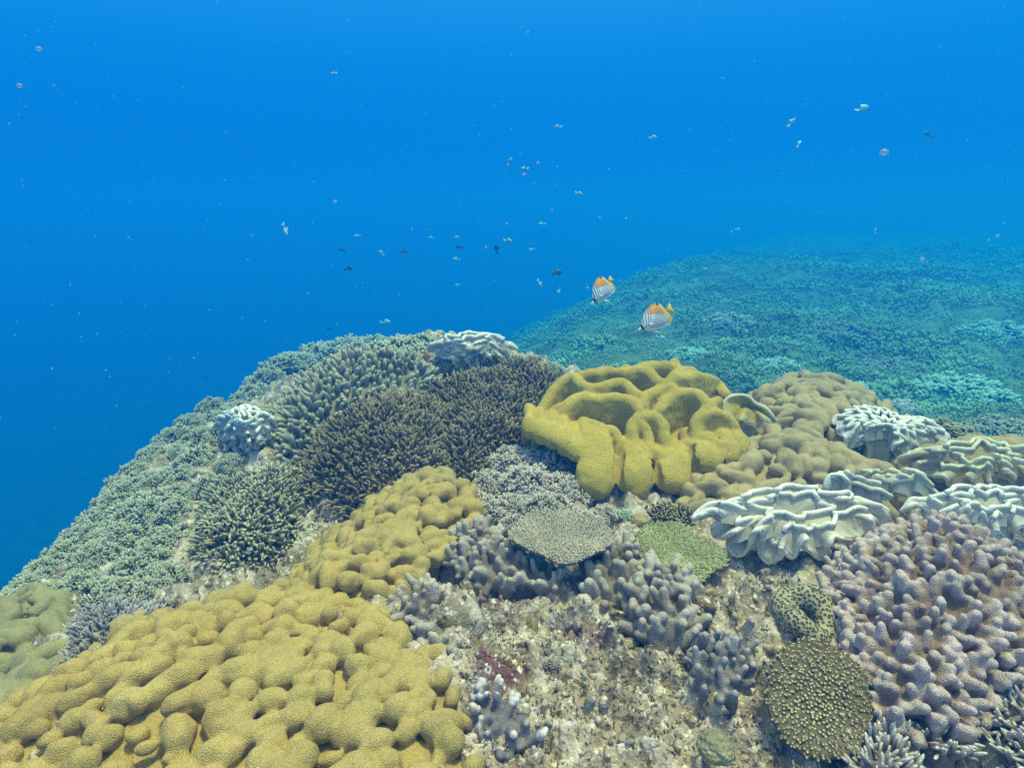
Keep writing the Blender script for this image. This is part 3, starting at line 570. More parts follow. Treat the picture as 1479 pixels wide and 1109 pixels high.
def folds(S, p):
    crest = lambda x, y: p.top(x, y) + .10
    lines = [[(80, 490), (150, 440), (210, 330), (300, 255), (420, 230), (520, 215)], [(130, 545), (170, 480), (250, 415), (300, 400)], [(215, 565), (240, 500), (300, 390), (350, 345), (440, 365), (560, 355), (640, 370), (670, 430)],
             [(300, 580), (370, 575), (390, 520), (440, 492), (480, 550), (540, 525), (560, 590)], [(330, 250), (400, 310), (470, 300), (590, 270), (640, 330), (690, 350)],
             [(520, 215), (600, 230), (700, 200), (780, 290), (840, 280), (900, 215), (960, 215)], [(700, 400), (720, 340), (800, 300), (870, 310), (800, 390), (780, 430)], [(780, 430), (830, 360), (920, 320), (1000, 340), (1050, 400), (1080, 430)],
             [(630, 590), (622, 500), (680, 450), (770, 450), (808, 490), (800, 560), (830, 620)], [(660, 490), (720, 540), (725, 620), (800, 690), (850, 660)], [(890, 250), (1000, 240), (1090, 270), (1130, 340)],
             [(970, 560), (980, 470), (1050, 430), (1130, 450), (1180, 510), (1240, 590)], [(960, 600), (1020, 560), (1080, 600), (1110, 640), (1200, 590)], [(900, 690), (890, 610), (930, 590), (970, 640), (1040, 700), (1110, 660)],
             [(850, 170), (900, 215)], [(690, 195), (830, 185)], [(1090, 370), (1060, 390), (1000, 460)]]
    for ln in lines:
        q = chaikin(zb(ln), 2, False); P = hits(q, 0, crest); P = resample(P, .014)
        P[:, :2] += .010 * np.stack([vnoise(P[:, 0] * 20, P[:, 1] * 20, P[:, 0] * 0, 1), vnoise(P[:, 0] * 20, P[:, 1] * 20, P[:, 0] * 0, 2)], 1)
        for a in resample(P, .008): S.cap(a, a - [0, 0, .13], .0215, .023, .007)
    def front(zx, zy):
        (u, v), = zb([(zx, zy)]); d = ray(u, v); yf = near(u, 706 - .00022 * (u - 925) ** 2, .05)[1]; yy = yf + .03 + .13 * np.clip((840 - zy) / 260, 0, 1.3) ** 1.3; return CAM + d * (yy / d[1])
    for n_, col in enumerate([[(405, 560, 800, .030), (455, 575, 835, .032), (505, 590, 800, .029)], [(618, 670, 800, .029), (662, 660, 840, .031), (708, 690, 795, .029)], [(822, 720, 795, .029), (868, 700, 805, .031), (915, 680, 770, .028)], [(1005, 640, 690, .034), (1062, 620, 705, .038)], [(1140, 590, 670, .036), (1205, 585, 625, .032)], [(350, 575, 650, .022)], [(292, 545, 615, .023)], [(228, 520, 580, .023)], [(165, 500, 555, .022)], [(105, 482, 525, .022)]]):
        old = S.D; S.D = np.full_like(old, 1.0); g = np.random.default_rng(n_ + 40)
        for zx, z0, z1, r in col:
            q = [front(zx + 9 * math.sin(zz * .03 + n_), zz) for zz in np.linspace(z0, z1, 6)]
            for i_, (a, b) in enumerate(zip(q[:-1], q[1:])): S.cap(a, b, r * (.85 + .05 * i_), r * (.9 + .05 * i_), .022)
            S.cap(q[0], q[0] + [0, .11, .01], r * .8, r * .75, .015); S.cap(q[3], q[3] + [0, .14, .02], r * .8, r, .012)
        S.D, new = old, S.D; h_ = np.maximum(.006 - np.abs(S.D - new), 0) / .006; S.D = np.minimum(S.D, new) - h_ * h_ * .0015
    for ln in ([(566, 600), (564, 690), (562, 770), (560, 860)], [(728, 600), (738, 680), (764, 760), (768, 850)], [(966, 620), (968, 690), (962, 790)], [(1098, 590), (1102, 720)]):
        q = np.array([front(*z_) for z_ in resample(np.array(ln, float), 8)]); q = q + norm(CAM - q) * .014
        for a, b in zip(q[:-1], q[1:]): S.cut(a, b, .0125, .014)
o, _ = lobed('leather_coral', zb([(70, 490), (190, 300), (330, 235), (510, 205), (700, 188), (830, 178), (960, 205), (1100, 255), (1140, 340), (1200, 500), (1250, 600), (1190, 690), (1060, 720), (960, 640), (870, 640), (770, 630), (660, 640), (580, 620), (460, 630), (400, 620), (370, 590), (215, 560)]),
             'yellow', .17, .03, .5, h=.005, seed=12, w=.13, lift=.05, bumps=.2, bfreq=5, extra_fn=folds)
tag(o, 'bright yellow leather coral with deep draping folds, beneath the two butterflyfish', 'coral')
o, _ = lobed('leather_coral', [(1075, 585), (1120, 565), (1200, 560), (1260, 582), (1295, 604), (1240, 620), (1205, 645), (1200, 665), (1150, 650), (1110, 620)], 'tan', .14, .034, .058, h=.006, seed=21, w=.10, elong=2.0)
tag(o, 'tan lobed leather coral behind the yellow flap shaped coral', 'coral')
o, _ = lobed('leather_coral', [(990, 700), (1010, 665), (1060, 648), (1100, 635), (1140, 630), (1200, 642), (1260, 668), (1330, 704), (1290, 722), (1200, 712), (1150, 722), (1100, 716), (1050, 738), (1000, 745)], 'tan', .11, .031, .054, h=.005, seed=24, w=.10, elong=2.0)
tag(o, 'tan brown lobed leather coral behind the white rimmed ruffled coral', 'coral')
o, _ = lobed('leather_coral', [(1290, 668), (1330, 645), (1400, 636), (1500, 645), (1560, 660), (1500, 690), (1400, 690)], 'tan', .11, .034, .056, h=.006, seed=27, w=.10, elong=2.0)
tag(o, 'tan leather coral at the frame edge under the hazy green reef', 'coral')
o, _ = lobed('leather_coral', [(-90, 930), (-40, 890), (0, 870), (50, 838), (95, 842), (105, 880), (60, 920), (0, 955), (-60, 975)], 'olive', .09, .025, .042, h=.005, seed=29, elong=2.0)
tag(o, 'blurry olive green lobed coral on the drop-off edge at far left', 'coral')
o, _ = lobed('leather_coral', [(-140, 1060), (-60, 990), (0, 960), (60, 940), (120, 930), (140, 950), (80, 985), (0, 1030)], 'olive', .06, .025, .042, h=.005, seed=31, elong=1.8)
tag(o, 'greenish lobed leather coral between the mustard coral and the violet branching coral', 'coral')
o, _ = lobed('leather_coral', [(135, 945), (150, 915), (185, 892), (225, 880), (215, 905), (180, 930)], 'tan', .07, .028, .045, h=.005, seed=33)
tag(o, 'small pale tan coral at the upper edge of the huge mustard coral', 'coral')
clump('lobed_coral', 273, 780, 24, 'dull_lobes', 'dusk', 'small dull brown lobed coral below the pale tipped branching coral', 'coral', seed=0, nh=22, npo=14, pr=.11, hr=.26)

def zr(pts, x0, y0, k): return [(x0 + a / k, y0 + b / k, h) for a, b, h in pts]
z4 = lambda pts: zr(pts, 980, 700, 2.7114)
z8 = lambda pts: zr(pts, 1000, 520, 3.0877)
z6 = lambda pts: zr(pts, 560, 460, 3.2618)
def fit(u0, v0, w, h, mirror): return [(u0 + ((826 - x) if mirror else (x - 45)) / 781 * w, v0 + (y - 12) / 290 * h, z * .9) for x, y, z in (SCALLOPS[::-1] if mirror else SCALLOPS)]
SCALLOPS = [(45, 135, .10), (75, 112, .12), (110, 98, .13), (160, 108, .13), (182, 132, .11), (150, 152, .09), (122, 172, .07), (130, 200, .05), (165, 218, .04), (190, 202, .08), (215, 178, .11), (240, 184, .09), (212, 208, .06), (186, 228, .045), (195, 255, .03), (235, 272, .02), (265, 255, .035), (282, 212, .08), (302, 183, .11), (326, 192, .10), (330, 228, .06), (305, 255, .035), (332, 288, .02), (365, 302, .01), (396, 280, .03), (404, 235, .08), (410, 262, .05), (440, 287, .03), (470, 265, .05), (485, 222, .09), (502, 205, .10), (488, 245, .06), (520, 262, .04), (548, 292, .02), (578, 288, .02), (590, 232, .07), (606, 200, .09), (640, 208, .075), (690, 207, .06), (735, 190, .06), (757, 163, .08), (742, 138, .10), (722, 128, .11), (760, 136, .09), (798, 150, .07), (826, 120, .09), (812, 92, .12), (770, 70, .14),
   (700, 45, .14), (640, 60, .17), (590, 25, .14), (520, 45, .17), (470, 12, .14), (410, 12, .15), (360, 62, .17), (320, 30, .14), (270, 42, .15), (240, 70, .15), (170, 70, .15), (90, 80, .13)]
traced_ruffle('ruffled_coral', z4(SCALLOPS),
   'pale', 'rim', (430, 125, .11), 'pale grey leather coral with thick white ruffled rim beside the green plate coral', z4, seed=2, inner=.45, proj=980,
   loops=((.74, 11, .15), (.40, 6, .14)))
traced_ruffle('ruffled_coral', z8([(592, 575, .13), (600, 545, .15), (622, 515, .17), (662, 503, .18), (692, 525, .17), (700, 562, .14), (720, 550, .15), (745, 545, .16), (790, 570, .14), (850, 588, .13), (886, 602, .11), (870, 616, .10), (800, 612, .11), (740, 625, .10), (690, 640, .09), (640, 610, .10)]), 'pale', 'pale', (720, 590, .11), 'pale green upright flap behind the white rimmed ruffled coral', z8, seed=5, inner=.4, loops=((.65, 7, .2),), drop=.06)
traced_ruffle('ruffled_coral', z8([(690, 458, .15), (760, 465, .16), (860, 492, .15), (960, 530, .14), (1050, 566, .13), (1112, 620, .10), (1060, 632, .08), (1000, 600, .11), (930, 598, .11), (890, 615, .09), (850, 580, .11), (800, 545, .12), (740, 510, .13)]), 'pale', 'cream_rim', (880, 545, .15), 'pale coral with cream outer edge between tan brown and mauve corals', z8, seed=6, inner=.5, loops=((.66, 9, .2),), drop=.06)
traced_ruffle('ruffled_coral', fit(1302, 704, 235, 84, False), 'pale', 'rim', (1420, 739, .11), 'pale green flat ruffled coral at the frame edge behind the mauve finger coral', lambda q: q, seed=7, inner=.45, loops=((.73, 12, .15), (.42, 7, .14)))
traced_ruffle('ruffled_coral', z8([(615, 272, .11), (650, 240, .14), (672, 262, .12), (695, 225, .15), (722, 245, .13), (745, 220, .15), (772, 245, .13), (800, 235, .14), (822, 258, .13), (850, 240, .14), (872, 268, .13), (905, 258, .14), (925, 285, .13), (962, 280, .14), (985, 305, .12), (1015, 288, .13), (1060, 285, .13), (1085, 310, .11), (1110, 305, .12), (1145, 345, .09), (1118, 375, .08), (1085, 345, .10), (1062, 368, .08), (1040, 350, .10), (1012, 387, .07), (985, 365, .10), (968, 385, .08), (962, 412, .06), (920, 416, .05), (886, 395, .07), (905, 368, .10), (945, 355, .10), (900, 342, .11), (870, 325, .11), (850, 342, .09), (828, 318, .12), (808, 325, .10), (775, 357, .07), (752, 335, .11), (725, 345, .10), (732, 372, .07), (700, 390, .06), (680, 372, .08), (692, 342, .11), (660, 332, .10), (640, 308, .12), (662, 290, .13), (625, 284, .11)]), 'slate', 'rim', (870, 310, .13), 'blue grey coral with white maze-like rim behind the pale ruffled corals', z8, seed=8, inner=.5, rim=.0068, stalk=True, loops=((.78, 26, .13), (.50, 19, .13), (.22, 10, .12)))
traced_ruffle('ruffled_coral', fit(1298, 640, 240, 70, True), 'tan', 'cream_rim', (1418, 669, .11), 'tan ruffled coral with pale cream scalloped edge near the right frame edge', lambda q: q, seed=9, inner=.45, loops=((.73, 12, .15), (.42, 7, .14)))
traced_ruffle('ruffled_coral', fit(618, 486, 130, 46, True), 'pale', 'rim', (683, 506, .13), 'pale whitish green ruffled coral on the crest of the brown mound', lambda q: q, seed=10, inner=.45, thick=.018, rim=.009, lift=.03, loops=((.73, 11, .16), (.42, 6, .15)))
z7 = lambda pts: zr(pts, 740, 480, 3.6975)
traced_ruffle('leather_coral', z7([(1112, 395, .17), (1150, 350, .20), (1210, 332, .21), (1272, 348, .20), (1305, 390, .18), (1352, 405, .17), (1385, 440, .15), (1412, 472, .13), (1375, 480, .12), (1342, 462, .15), (1328, 500, .11), (1282, 497, .11), (1240, 482, .13), (1214, 452, .16), (1192, 470, .13), (1160, 487, .11), (1148, 455, .14)]), 'yellow', 'cream_rim', (1250, 420, .14), 'small yellow flap shaped leather coral with cream edge beside the folded yellow coral', z7, seed=4, inner=.4, rim=.006, stalk=True)
z5 = lambda pts: zr(pts, 200, 460, 2.843)
traced_ruffle('toadstool_coral', fit(308, 590, 92, 66, False), 'slate', 'rim', (356, 617, .13), 'toadstool leather coral with crinkled white cap on the left slope', lambda q: q, seed=11, inner=.45, rim=.0075, stalk=True, loops=((.78, 14, .14), (.50, 10, .14), (.24, 6, .12)))

# fingers of leather
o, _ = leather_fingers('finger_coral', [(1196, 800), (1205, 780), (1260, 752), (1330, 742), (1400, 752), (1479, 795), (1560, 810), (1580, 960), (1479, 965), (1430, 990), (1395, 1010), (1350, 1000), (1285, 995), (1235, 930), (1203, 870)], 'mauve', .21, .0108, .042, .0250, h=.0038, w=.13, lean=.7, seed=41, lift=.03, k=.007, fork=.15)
tag(o, 'large mauve grey finger coral dome beside the pale ruffled corals', 'coral')
fx = [('grey', [(837, 815), (850, 790), (880, 780), (925, 790), (940, 820), (925, 850), (890, 868), (850, 850)], .08, .0118, .056, .0275, 42, 'grey finger coral between the brown plate and green plate corals'),
      ('grey', [(905, 880), (915, 835), (950, 812), (1000, 830), (1012, 860), (995, 900), (975, 925), (935, 912)], .09, .0118, .056, .0275, 43, 'grey finger coral right below the green plate coral'),
      ('grey', [(645, 790), (655, 765), (690, 757), (735, 775), (770, 810), (820, 828), (815, 848), (760, 835), (700, 835), (665, 820)], .08, .0088, .044, .0215, 44, 'grey finger coral with short upright fingers in front of the brown plate coral'),
      ('grey', [(560, 880), (575, 850), (610, 842), (650, 860), (665, 905), (668, 945), (645, 955), (610, 920), (575, 900)], .08, .0090, .050, .0235, 45, 'grey finger coral beside the tip of the mustard tongue coral'),
      ('greytip', [(677, 1010), (690, 980), (725, 978), (745, 1015), (785, 1045), (775, 1070), (720, 1068), (690, 1050)], .085, .0078, .036, .0185, 46, 'grey finger coral with glossy white fingertips on the bare rock'),
      ('bluegrey', [(997, 950), (1010, 920), (1050, 912), (1090, 925), (1092, 955), (1070, 995), (1040, 1005), (1012, 985)], .07, .0078, .042, .0225, 47, 'bluish grey branching finger coral left of the dark tipped plate coral'),
      ('grey', [(1024, 845), (1032, 828), (1050, 830), (1056, 845), (1040, 852)], .025, .009, .03, .028, 48, 'tiny grey finger coral under the edge of the green plate coral'),
      ('grey', [(880, 775), (890, 762), (912, 764), (918, 778), (900, 786)], .03, .009, .03, .028, 49, 'tiny pinkish grey finger coral between the two plate corals')]
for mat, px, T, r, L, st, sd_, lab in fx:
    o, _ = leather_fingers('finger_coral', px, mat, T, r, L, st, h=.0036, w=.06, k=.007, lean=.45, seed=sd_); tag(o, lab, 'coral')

# beds of small fingers
o, _ = finger_bed('finger_coral', [(418, 700), (432, 650), (470, 602), (520, 575), (585, 558), (640, 568), (655, 600), (640, 640), (660, 670), (600, 690), (560, 712), (525, 745), (505, 735), (450, 722)], 'brown', .15, .0052, .033, .0122, seed=51, lean=.5, lift=.02, clump=.5, rand=.28, tip=.95, bend=.3); tag(o, 'brown carpet of thin finger coral over the left half of the mound', 'coral')
o, _ = finger_bed('finger_coral', [(585, 558), (640, 540), (700, 528), (765, 524), (802, 532), (828, 558), (790, 580), (765, 605), (750, 630), (705, 645), (700, 690), (655, 685), (628, 645), (636, 600), (640, 560)], 'brown', .15, .0052, .034, .0124, seed=52, lean=.45, clump=.5, rand=.26, tip=.95, bend=.3); tag(o, 'brown grey carpet of upright finger coral left of the folded yellow coral', 'coral')
o, _ = finger_bed('finger_coral', [(398, 640), (398, 580), (430, 545), (500, 520), (560, 512), (625, 518), (640, 545), (585, 558), (525, 575), (470, 602), (440, 640), (425, 672)], 'greyfinger', .12, .0105, .046, .0250, seed=53, lean=.5, rand=.26, k=8, clump=.3, tip=.9); tag(o, 'grey green stubby finger coral along the top of the left slope', 'coral')
o, _ = finger_bed('branching_coral', [(275, 790), (288, 740), (300, 702), (345, 680), (400, 652), (425, 670), (440, 740), (437, 772), (400, 785), (350, 812)], 'sage', .12, .0042, .028, .0115, seed=54, multi=2, rand=.5, lift=.05, clump=.5, bumps=.55, bfreq=8, tip=1.1, bend=.4); tag(o, 'bushy sage green branching coral with pale tips above the dark hollow', 'coral')
o, _ = finger_bed('branching_coral', [(50, 975), (95, 900), (160, 862), (225, 860), (250, 885), (190, 918), (140, 950), (95, 985)], 'violet', .09, .0040, .027, .0125, seed=55, multi=3, rand=.5, clump=.5); tag(o, 'violet grey branching coral between olive lobes and the huge mustard coral', 'coral')
o, _ = finger_bed('branching_coral', [(1400, 1010), (1430, 965), (1479, 945), (1560, 950), (1600, 1050), (1560, 1160), (1470, 1130), (1450, 1060)], 'branch_pale', .08, .0045, .036, .0135, seed=56, multi=2, rand=.4); tag(o, 'lilac fine branching coral at bottom right frame corner', 'coral')
o, _ = finger_bed('branching_coral', [(1295, 1030), (1310, 1010), (1350, 1020), (1395, 1065), (1400, 1095), (1360, 1085), (1325, 1060)], 'branch_pale', .04, .0042, .032, .013, seed=57, multi=2, rand=.4); tag(o, 'small lilac branching coral below the mauve finger coral dome', 'coral')
o, _ = finger_bed('branching_coral', [(1225, 1130), (1250, 1060), (1280, 1030), (1310, 1050), (1325, 1120), (1300, 1170), (1240, 1170)], 'branch_pale', .04, .0042, .032, .013, seed=58, multi=2, rand=.4); tag(o, 'lilac branching coral at the bottom edge below the dark plate coral', 'coral')

# plates
plate('plate_coral', 812, 774, 76, .095, 'plate_brown', (R(9), R(2)), seed=1, n=3000, br=.0036, bl=.0075, dz=.10, ragged=.10, label='brown grey plate coral packed with tiny branchlets in front of the silvery soft corals')
plate('plate_coral', 978, 798, 62, .105, 'plate_green', (R(15), R(8)), seed=2, n=1900, br=.0040, bl=.0070, dz=.07, ragged=.16, label='green plate coral with fine bumps beside the white rimmed ruffled coral', rot=-.3)
plate('plate_coral', 1184, 1005, 68, .115, 'plate_dark', (R(18), R(16)), seed=3, n=600, br=.0052, bl=.0078, cup=.0, ragged=.05, label='dark olive plate coral with yellow tipped branchlets below the ringed coral', rot=-.6, dz=.05, lean=.6)
plate('plate_coral', 970, 745, 24, .055, 'plate_dark', (R(15), 0), seed=4, n=160, br=.006, bl=.02, label='tiny dark bushy coral above the green plate coral', cup=-.3)

# cauliflower soft corals
for k, (u, v, r_) in enumerate([(742, 662, 34), (800, 655, 34), (700, 690, 30), (765, 690, 38), (825, 700, 30), (790, 722, 30), (700, 730, 27), (745, 722, 24), (680, 752, 20), (740, 752, 17), (845, 745, 20), (872, 735, 17)]):
    clump('cauliflower_coral', u, v, r_ * 1.3, 'cauliflower_coral', 'silver', 'silvery grey cauliflower soft coral in the cluster left of the folded yellow coral', 'coral', 'silvery cauliflower soft corals', seed=k, pr=.026, sink=.05)
clump('cauliflower_coral', 902, 737, 15, 'mint_coral', 'mint', 'mint green knobbly coral in the shade under the folded yellow coral', 'coral', seed=1)
clump('cauliflower_coral', 662, 745, 16, 'pale_coral', 'mint', 'pale mint soft coral between mustard tongue and silvery soft corals', 'coral', seed=2)
clump('cauliflower_coral', 876, 533, 24, 'green_coral', 'green', 'small round green coral peeking over the folded yellow coral', 'coral', seed=1)
Y = [(30, 905, 30), (160, 850, 34), (200, 812, 36), (240, 775, 34), (135, 800, 32), (110, 845, 32), (165, 770, 32), (200, 735, 34), (240, 720, 34), (185, 705, 24), (225, 690, 28), (262, 690, 28), (285, 660, 28), (255, 650, 22), (300, 630, 26), (335, 665, 22), (325, 600, 24), (360, 570, 26), (345, 590, 20), (385, 545, 24), (300, 700, 26), (255, 735, 30), (215, 850, 30), (235, 825, 30), (80, 850, 24), (125, 770, 16), (60, 870, 26), (290, 610, 16), (400, 520, 20), (430, 515, 22), (470, 502, 24), (510, 498, 26), (550, 497, 26), (595, 502, 24), (630, 505, 18), (385, 600, 18), (375, 640, 16), (575, 490, 24), (605, 487, 22), (540, 488, 24), (640, 490, 20), (500, 492, 22), (658, 500, 18), (455, 500, 22), (420, 512, 20), (770, 522, 16), (795, 530, 16), (745, 516, 16),
     (20, 862, 26), (45, 842, 26), (72, 815, 26), (98, 792, 26), (120, 770, 26), (140, 748, 26), (160, 722, 24), (180, 700, 24), (200, 678, 24), (222, 655, 22), (250, 628, 22), (275, 606, 20), (305, 585, 20), (70, 870, 24), (105, 830, 24), (150, 790, 24), (130, 815, 22), (640, 522, 16), (665, 526, 15), (695, 528, 15), (722, 524, 15)]
for k, (u, v, r_) in enumerate(Y):
    r_ *= 1.3
    if v > 520 or u < 400: clump('soft_coral', u, v, r_, 'soft_coral', 'green', 'pale green bushy soft coral on the sloping drop-off at left', 'coral', 'bushy green soft corals on the left slope', seed=k, sink=.02)
    else: clump('soft_coral', u, v, r_, 'ridge_coral', 'green', 'grey green knobbly soft coral on the skyline of the left ridge', 'coral', 'knobbly soft corals on the ridge skyline', seed=k, nh=26, npo=26, pr=.06, hr=.26)
clump('branching_coral', 225, 850, 34, 'sage_coral', 'sage', 'sage bushy coral overhanging the dark hollow at left', 'coral', seed=0)

# small odds and ends on the bare rock
clump('tuft_coral', 783, 945, 34, 'tuft_coral', 'dusk', 'low dusky brown bushy coral in the middle of the bare rock', 'coral', seed=0, flat=.6, nh=40, npo=40, pr=.03)
clump('tuft_coral', 826, 985, 28, 'tuft_coral', 'dome', 'low crusty tan coral in front of the dusky bushy coral on bare rock', 'coral', seed=1, flat=.45)
clump('tuft_coral', 640, 925, 14, 'tuft_coral', 'dome', 'tiny speckled crusty coral between grey finger corals and bare rock', 'coral', seed=2, flat=.6)
clump('tuft_coral', 1105, 868, 32, 'tuft_coral', 'dusk', 'brown fuzzy low coral left of the ringed honeycomb coral', 'coral', seed=2, flat=.5, nh=40, npo=40, pr=.03)
def dome(name, u, v, rpx, mat, label, flat=.8, seed=0):
    p = hit(u, v, .02); s = rpx * slant(p) / FPX; th = np.linspace(0, 2 * np.pi, 64, endpoint=False); ph = np.linspace(0.02, 1.75, 28)[:, None]
    X, Y_, Z = np.sin(ph) * np.cos(th), np.sin(ph) * np.sin(th), np.cos(ph) + 0 * th; rr = s * (1 + .10 * vnoise(X * 2 + seed, Y_ * 2, Z * 2, 3) + .04 * vnoise(X * 7 + seed, Y_ * 7, Z * 7, 4))
    V = np.stack([X * rr, Y_ * rr, Z * rr * flat], -1).reshape(-1, 3); i = np.arange(27)[:, None]; j = np.arange(64)[None]
    Q = np.stack([i * 64 + j, (i + 1) * 64 + j, (i + 1) * 64 + (j + 1) % 64, i * 64 + (j + 1) % 64], -1).reshape(-1, 4); Tt = [(len(V), j_, (j_ + 1) % 64) for j_ in range(64)]
    V = np.concatenate([V, [[0, 0, V[:64, 2].mean()]]]); o = link(name, mesh_np(name, V, Q, Tt, attrs={'tone': np.zeros(len(V))}), M[mat], loc=p); return tag(o, label, 'rock' if name == 'reef_rock' else 'coral')
dome('dome_coral', 1033, 1080, 27, 'dome', 'small greenish dome coral on the rock at the bottom edge')
dome('dome_coral', 925, 752, 13, 'tan', 'tiny tan mushroom shaped coral under the folded yellow coral', seed=3)
dome('reef_rock', 262, 862, 24, 'rock', 'rounded brown rock in the dark hollow above the mustard coral', seed=5)
# ringed honeycomb coral
def honeycomb():
    p = hit(1163, 888, .06); s = slant(p) / FPX; Rr, r_ = 29 * s, 18 * s; m = bpy.data.materials.new('honeycomb'); m.use_nodes = True; t = m.node_tree; b = t.nodes['Principled BSDF']; L = t.links.new
    co = _n(t, 'ShaderNodeTexCoord'); v = _n(t, 'ShaderNodeTexVoronoi', Scale=135.0, Randomness=.6); L(co.outputs['Object'], v.inputs['Vector']); mr = _n(t, 'ShaderNodeMapRange', **{'From Min': .34, 'From Max': .52}); L(v.outputs['Distance'], mr.inputs['Value'])
    mx = _n(t, 'ShaderNodeMix', data_type='RGBA'); mx.inputs[6].default_value = (.055, .045, .032, 1); mx.inputs[7].default_value = (.40, .35, .19, 1); L(mr.outputs[0], mx.inputs[0]); L(mx.outputs[2], b.inputs['Base Color'])
    bp = _n(t, 'ShaderNodeBump', Strength=.8, Distance=.006); L(mr.outputs[0], bp.inputs['Height']); L(bp.outputs[0], b.inputs['Normal']); b.inputs['Roughness'].default_value = .7
    a = np.linspace(0, 2 * np.pi, 120, endpoint=False); w = 1 + .18 * np.cos(a - 2.2); P = np.stack([Rr * np.cos(a) * .95, Rr * np.sin(a) * 1.15, .012 * np.sin(a * 2)], 1)
    V, Q = tube(P, r_ * w, 28); V[:, 2] = np.where(V[:, 2] < 0, V[:, 2] * 1.8, V[:, 2]); V += (.004 * fbm(V[:, 0] * 30, V[:, 1] * 30, V[:, 2] * 30, 2, 5))[:, None]
    o = link('honeycomb_coral', mesh_np('honeycomb_coral', V, Q), m, loc=p); o.rotation_euler = (R(12), R(4), 0); tag(o, 'ring shaped honeycomb coral with dark pits beside the mauve finger coral dome', 'coral')
honeycomb()
# loose bits on the bare rock
ICO = [(0, 0, 1), (.894, 0, .447), (.276, .851, .447), (-.724, .526, .447), (-.724, -.526, .447), (.276, -.851, .447), (.724, .526, -.447), (-.276, .851, -.447), (-.894, 0, -.447), (-.276, -.851, -.447), (.724, -.526, -.447), (0, 0, -1)]
ICOF = [(0, 1, 2), (0, 2, 3), (0, 3, 4), (0, 4, 5), (0, 5, 1), (1, 6, 2), (2, 7, 3), (3, 8, 4), (4, 9, 5), (5, 10, 1), (6, 7, 2), (7, 8, 3), (8, 9, 4), (9, 10, 5), (10, 6, 1), (11, 7, 6), (11, 8, 7), (11, 9, 8), (11, 10, 9), (11, 6, 10)]
def rubble():
    g = np.random.default_rng(77); poly = hits([(640, 1180), (655, 850), (760, 835), (1010, 900), (1120, 800), (1200, 900), (1290, 1010), (1420, 1010), (1420, 1190)])[:, :2]; A = Acc()
    ico, F = ICO, ICOF
    pts = scatter(poly, .016, .5, 3); pts = pts[g.random(len(pts)) < .55]; z = terr(*pts.T) + rough(*pts.T)
    I = np.array(ico); n = len(pts); s = np.exp(g.normal(np.log(.0050), .55, n)); V = I[None] * s[:, None, None] * g.uniform(.4, 1.5, (n, 1, 3)) * g.uniform(.5, 1.4, (n, 12, 1)); V = V + np.concatenate([pts, z[:, None]], 1)[:, None]
    A.add(V.reshape(-1, 3), None, (np.array(F)[None] + (np.arange(n) * 12)[:, None, None]).reshape(-1, 3))
    q = scatter(poly, .011, .5, 4); nz = vnoise(q[:, 0] * 9, q[:, 1] * 9, q[:, 0] * 0, 91); q = q[(nz > .15)]; zq = terr(*q.T) + rough(*q.T)
    A.add(*fingers(np.concatenate([q, zq[:, None] - .004], 1), g.normal(size=(len(q), 3)) * .6 + [0, 0, 1], g.uniform(.008, .02, len(q)), .0022, .0014, k=4, prof=[(0, None), (.6, None)]))
    o = link('coral_rubble', A.mesh('coral_rubble'), M['rock']); tag(o, 'brown and cream coral rubble and algae crumbs on the bare rock', 'rubble', kind='stuff')
rubble()
# ------------------------------------------------------------------ the far reef
FAR = [(1390, 545, 62, 'mint', 'broad bright teal coral head on the lower reef at right'), (1232, 555, 38, 'silver', 'pale bluish coral head just above the tan lobed coral'), (1130, 520, 40, 'mint', 'teal coral head on the lower reef above the folded yellow coral'),
       (1000, 505, 34, 'mint', 'hazy teal coral head close right of the lower butterflyfish'), (1290, 520, 44, 'violet', 'dim bluish branching coral head in the middle of the lower reef'), (1360, 610, 42, 'sage', 'yellow green bushy coral behind the maze rimmed coral'),
       (1450, 610, 48, 'sage', 'yellow green bushy coral at right frame edge below the teal reef'), (1300, 580, 30, 'silver', 'small pale teal coral between tan corals and the lower reef'), (1440, 470, 50, 'mint', 'hazy green coral mound high on the lower reef at right'),
       (1100, 590, 24, 'sage', 'dim coral knob behind the tan lobed coral'), (1210, 470, 46, 'violet', 'hazy dark coral mound in the middle of the far reef'), (1050, 455, 40, 'green', 'hazy coral mound to the right of the butterflyfish pair')]
for k, (u, v, r_, mat, lab) in enumerate(FAR):
    clump('coral_head', u, v, r_ * 1.15, 'coral_head_' + mat, mat, lab, 'coral', 'coral heads on the lower reef', seed=k, flat=.6, sink=.05, nh=70, npo=30, pr=.034, hr=.17)
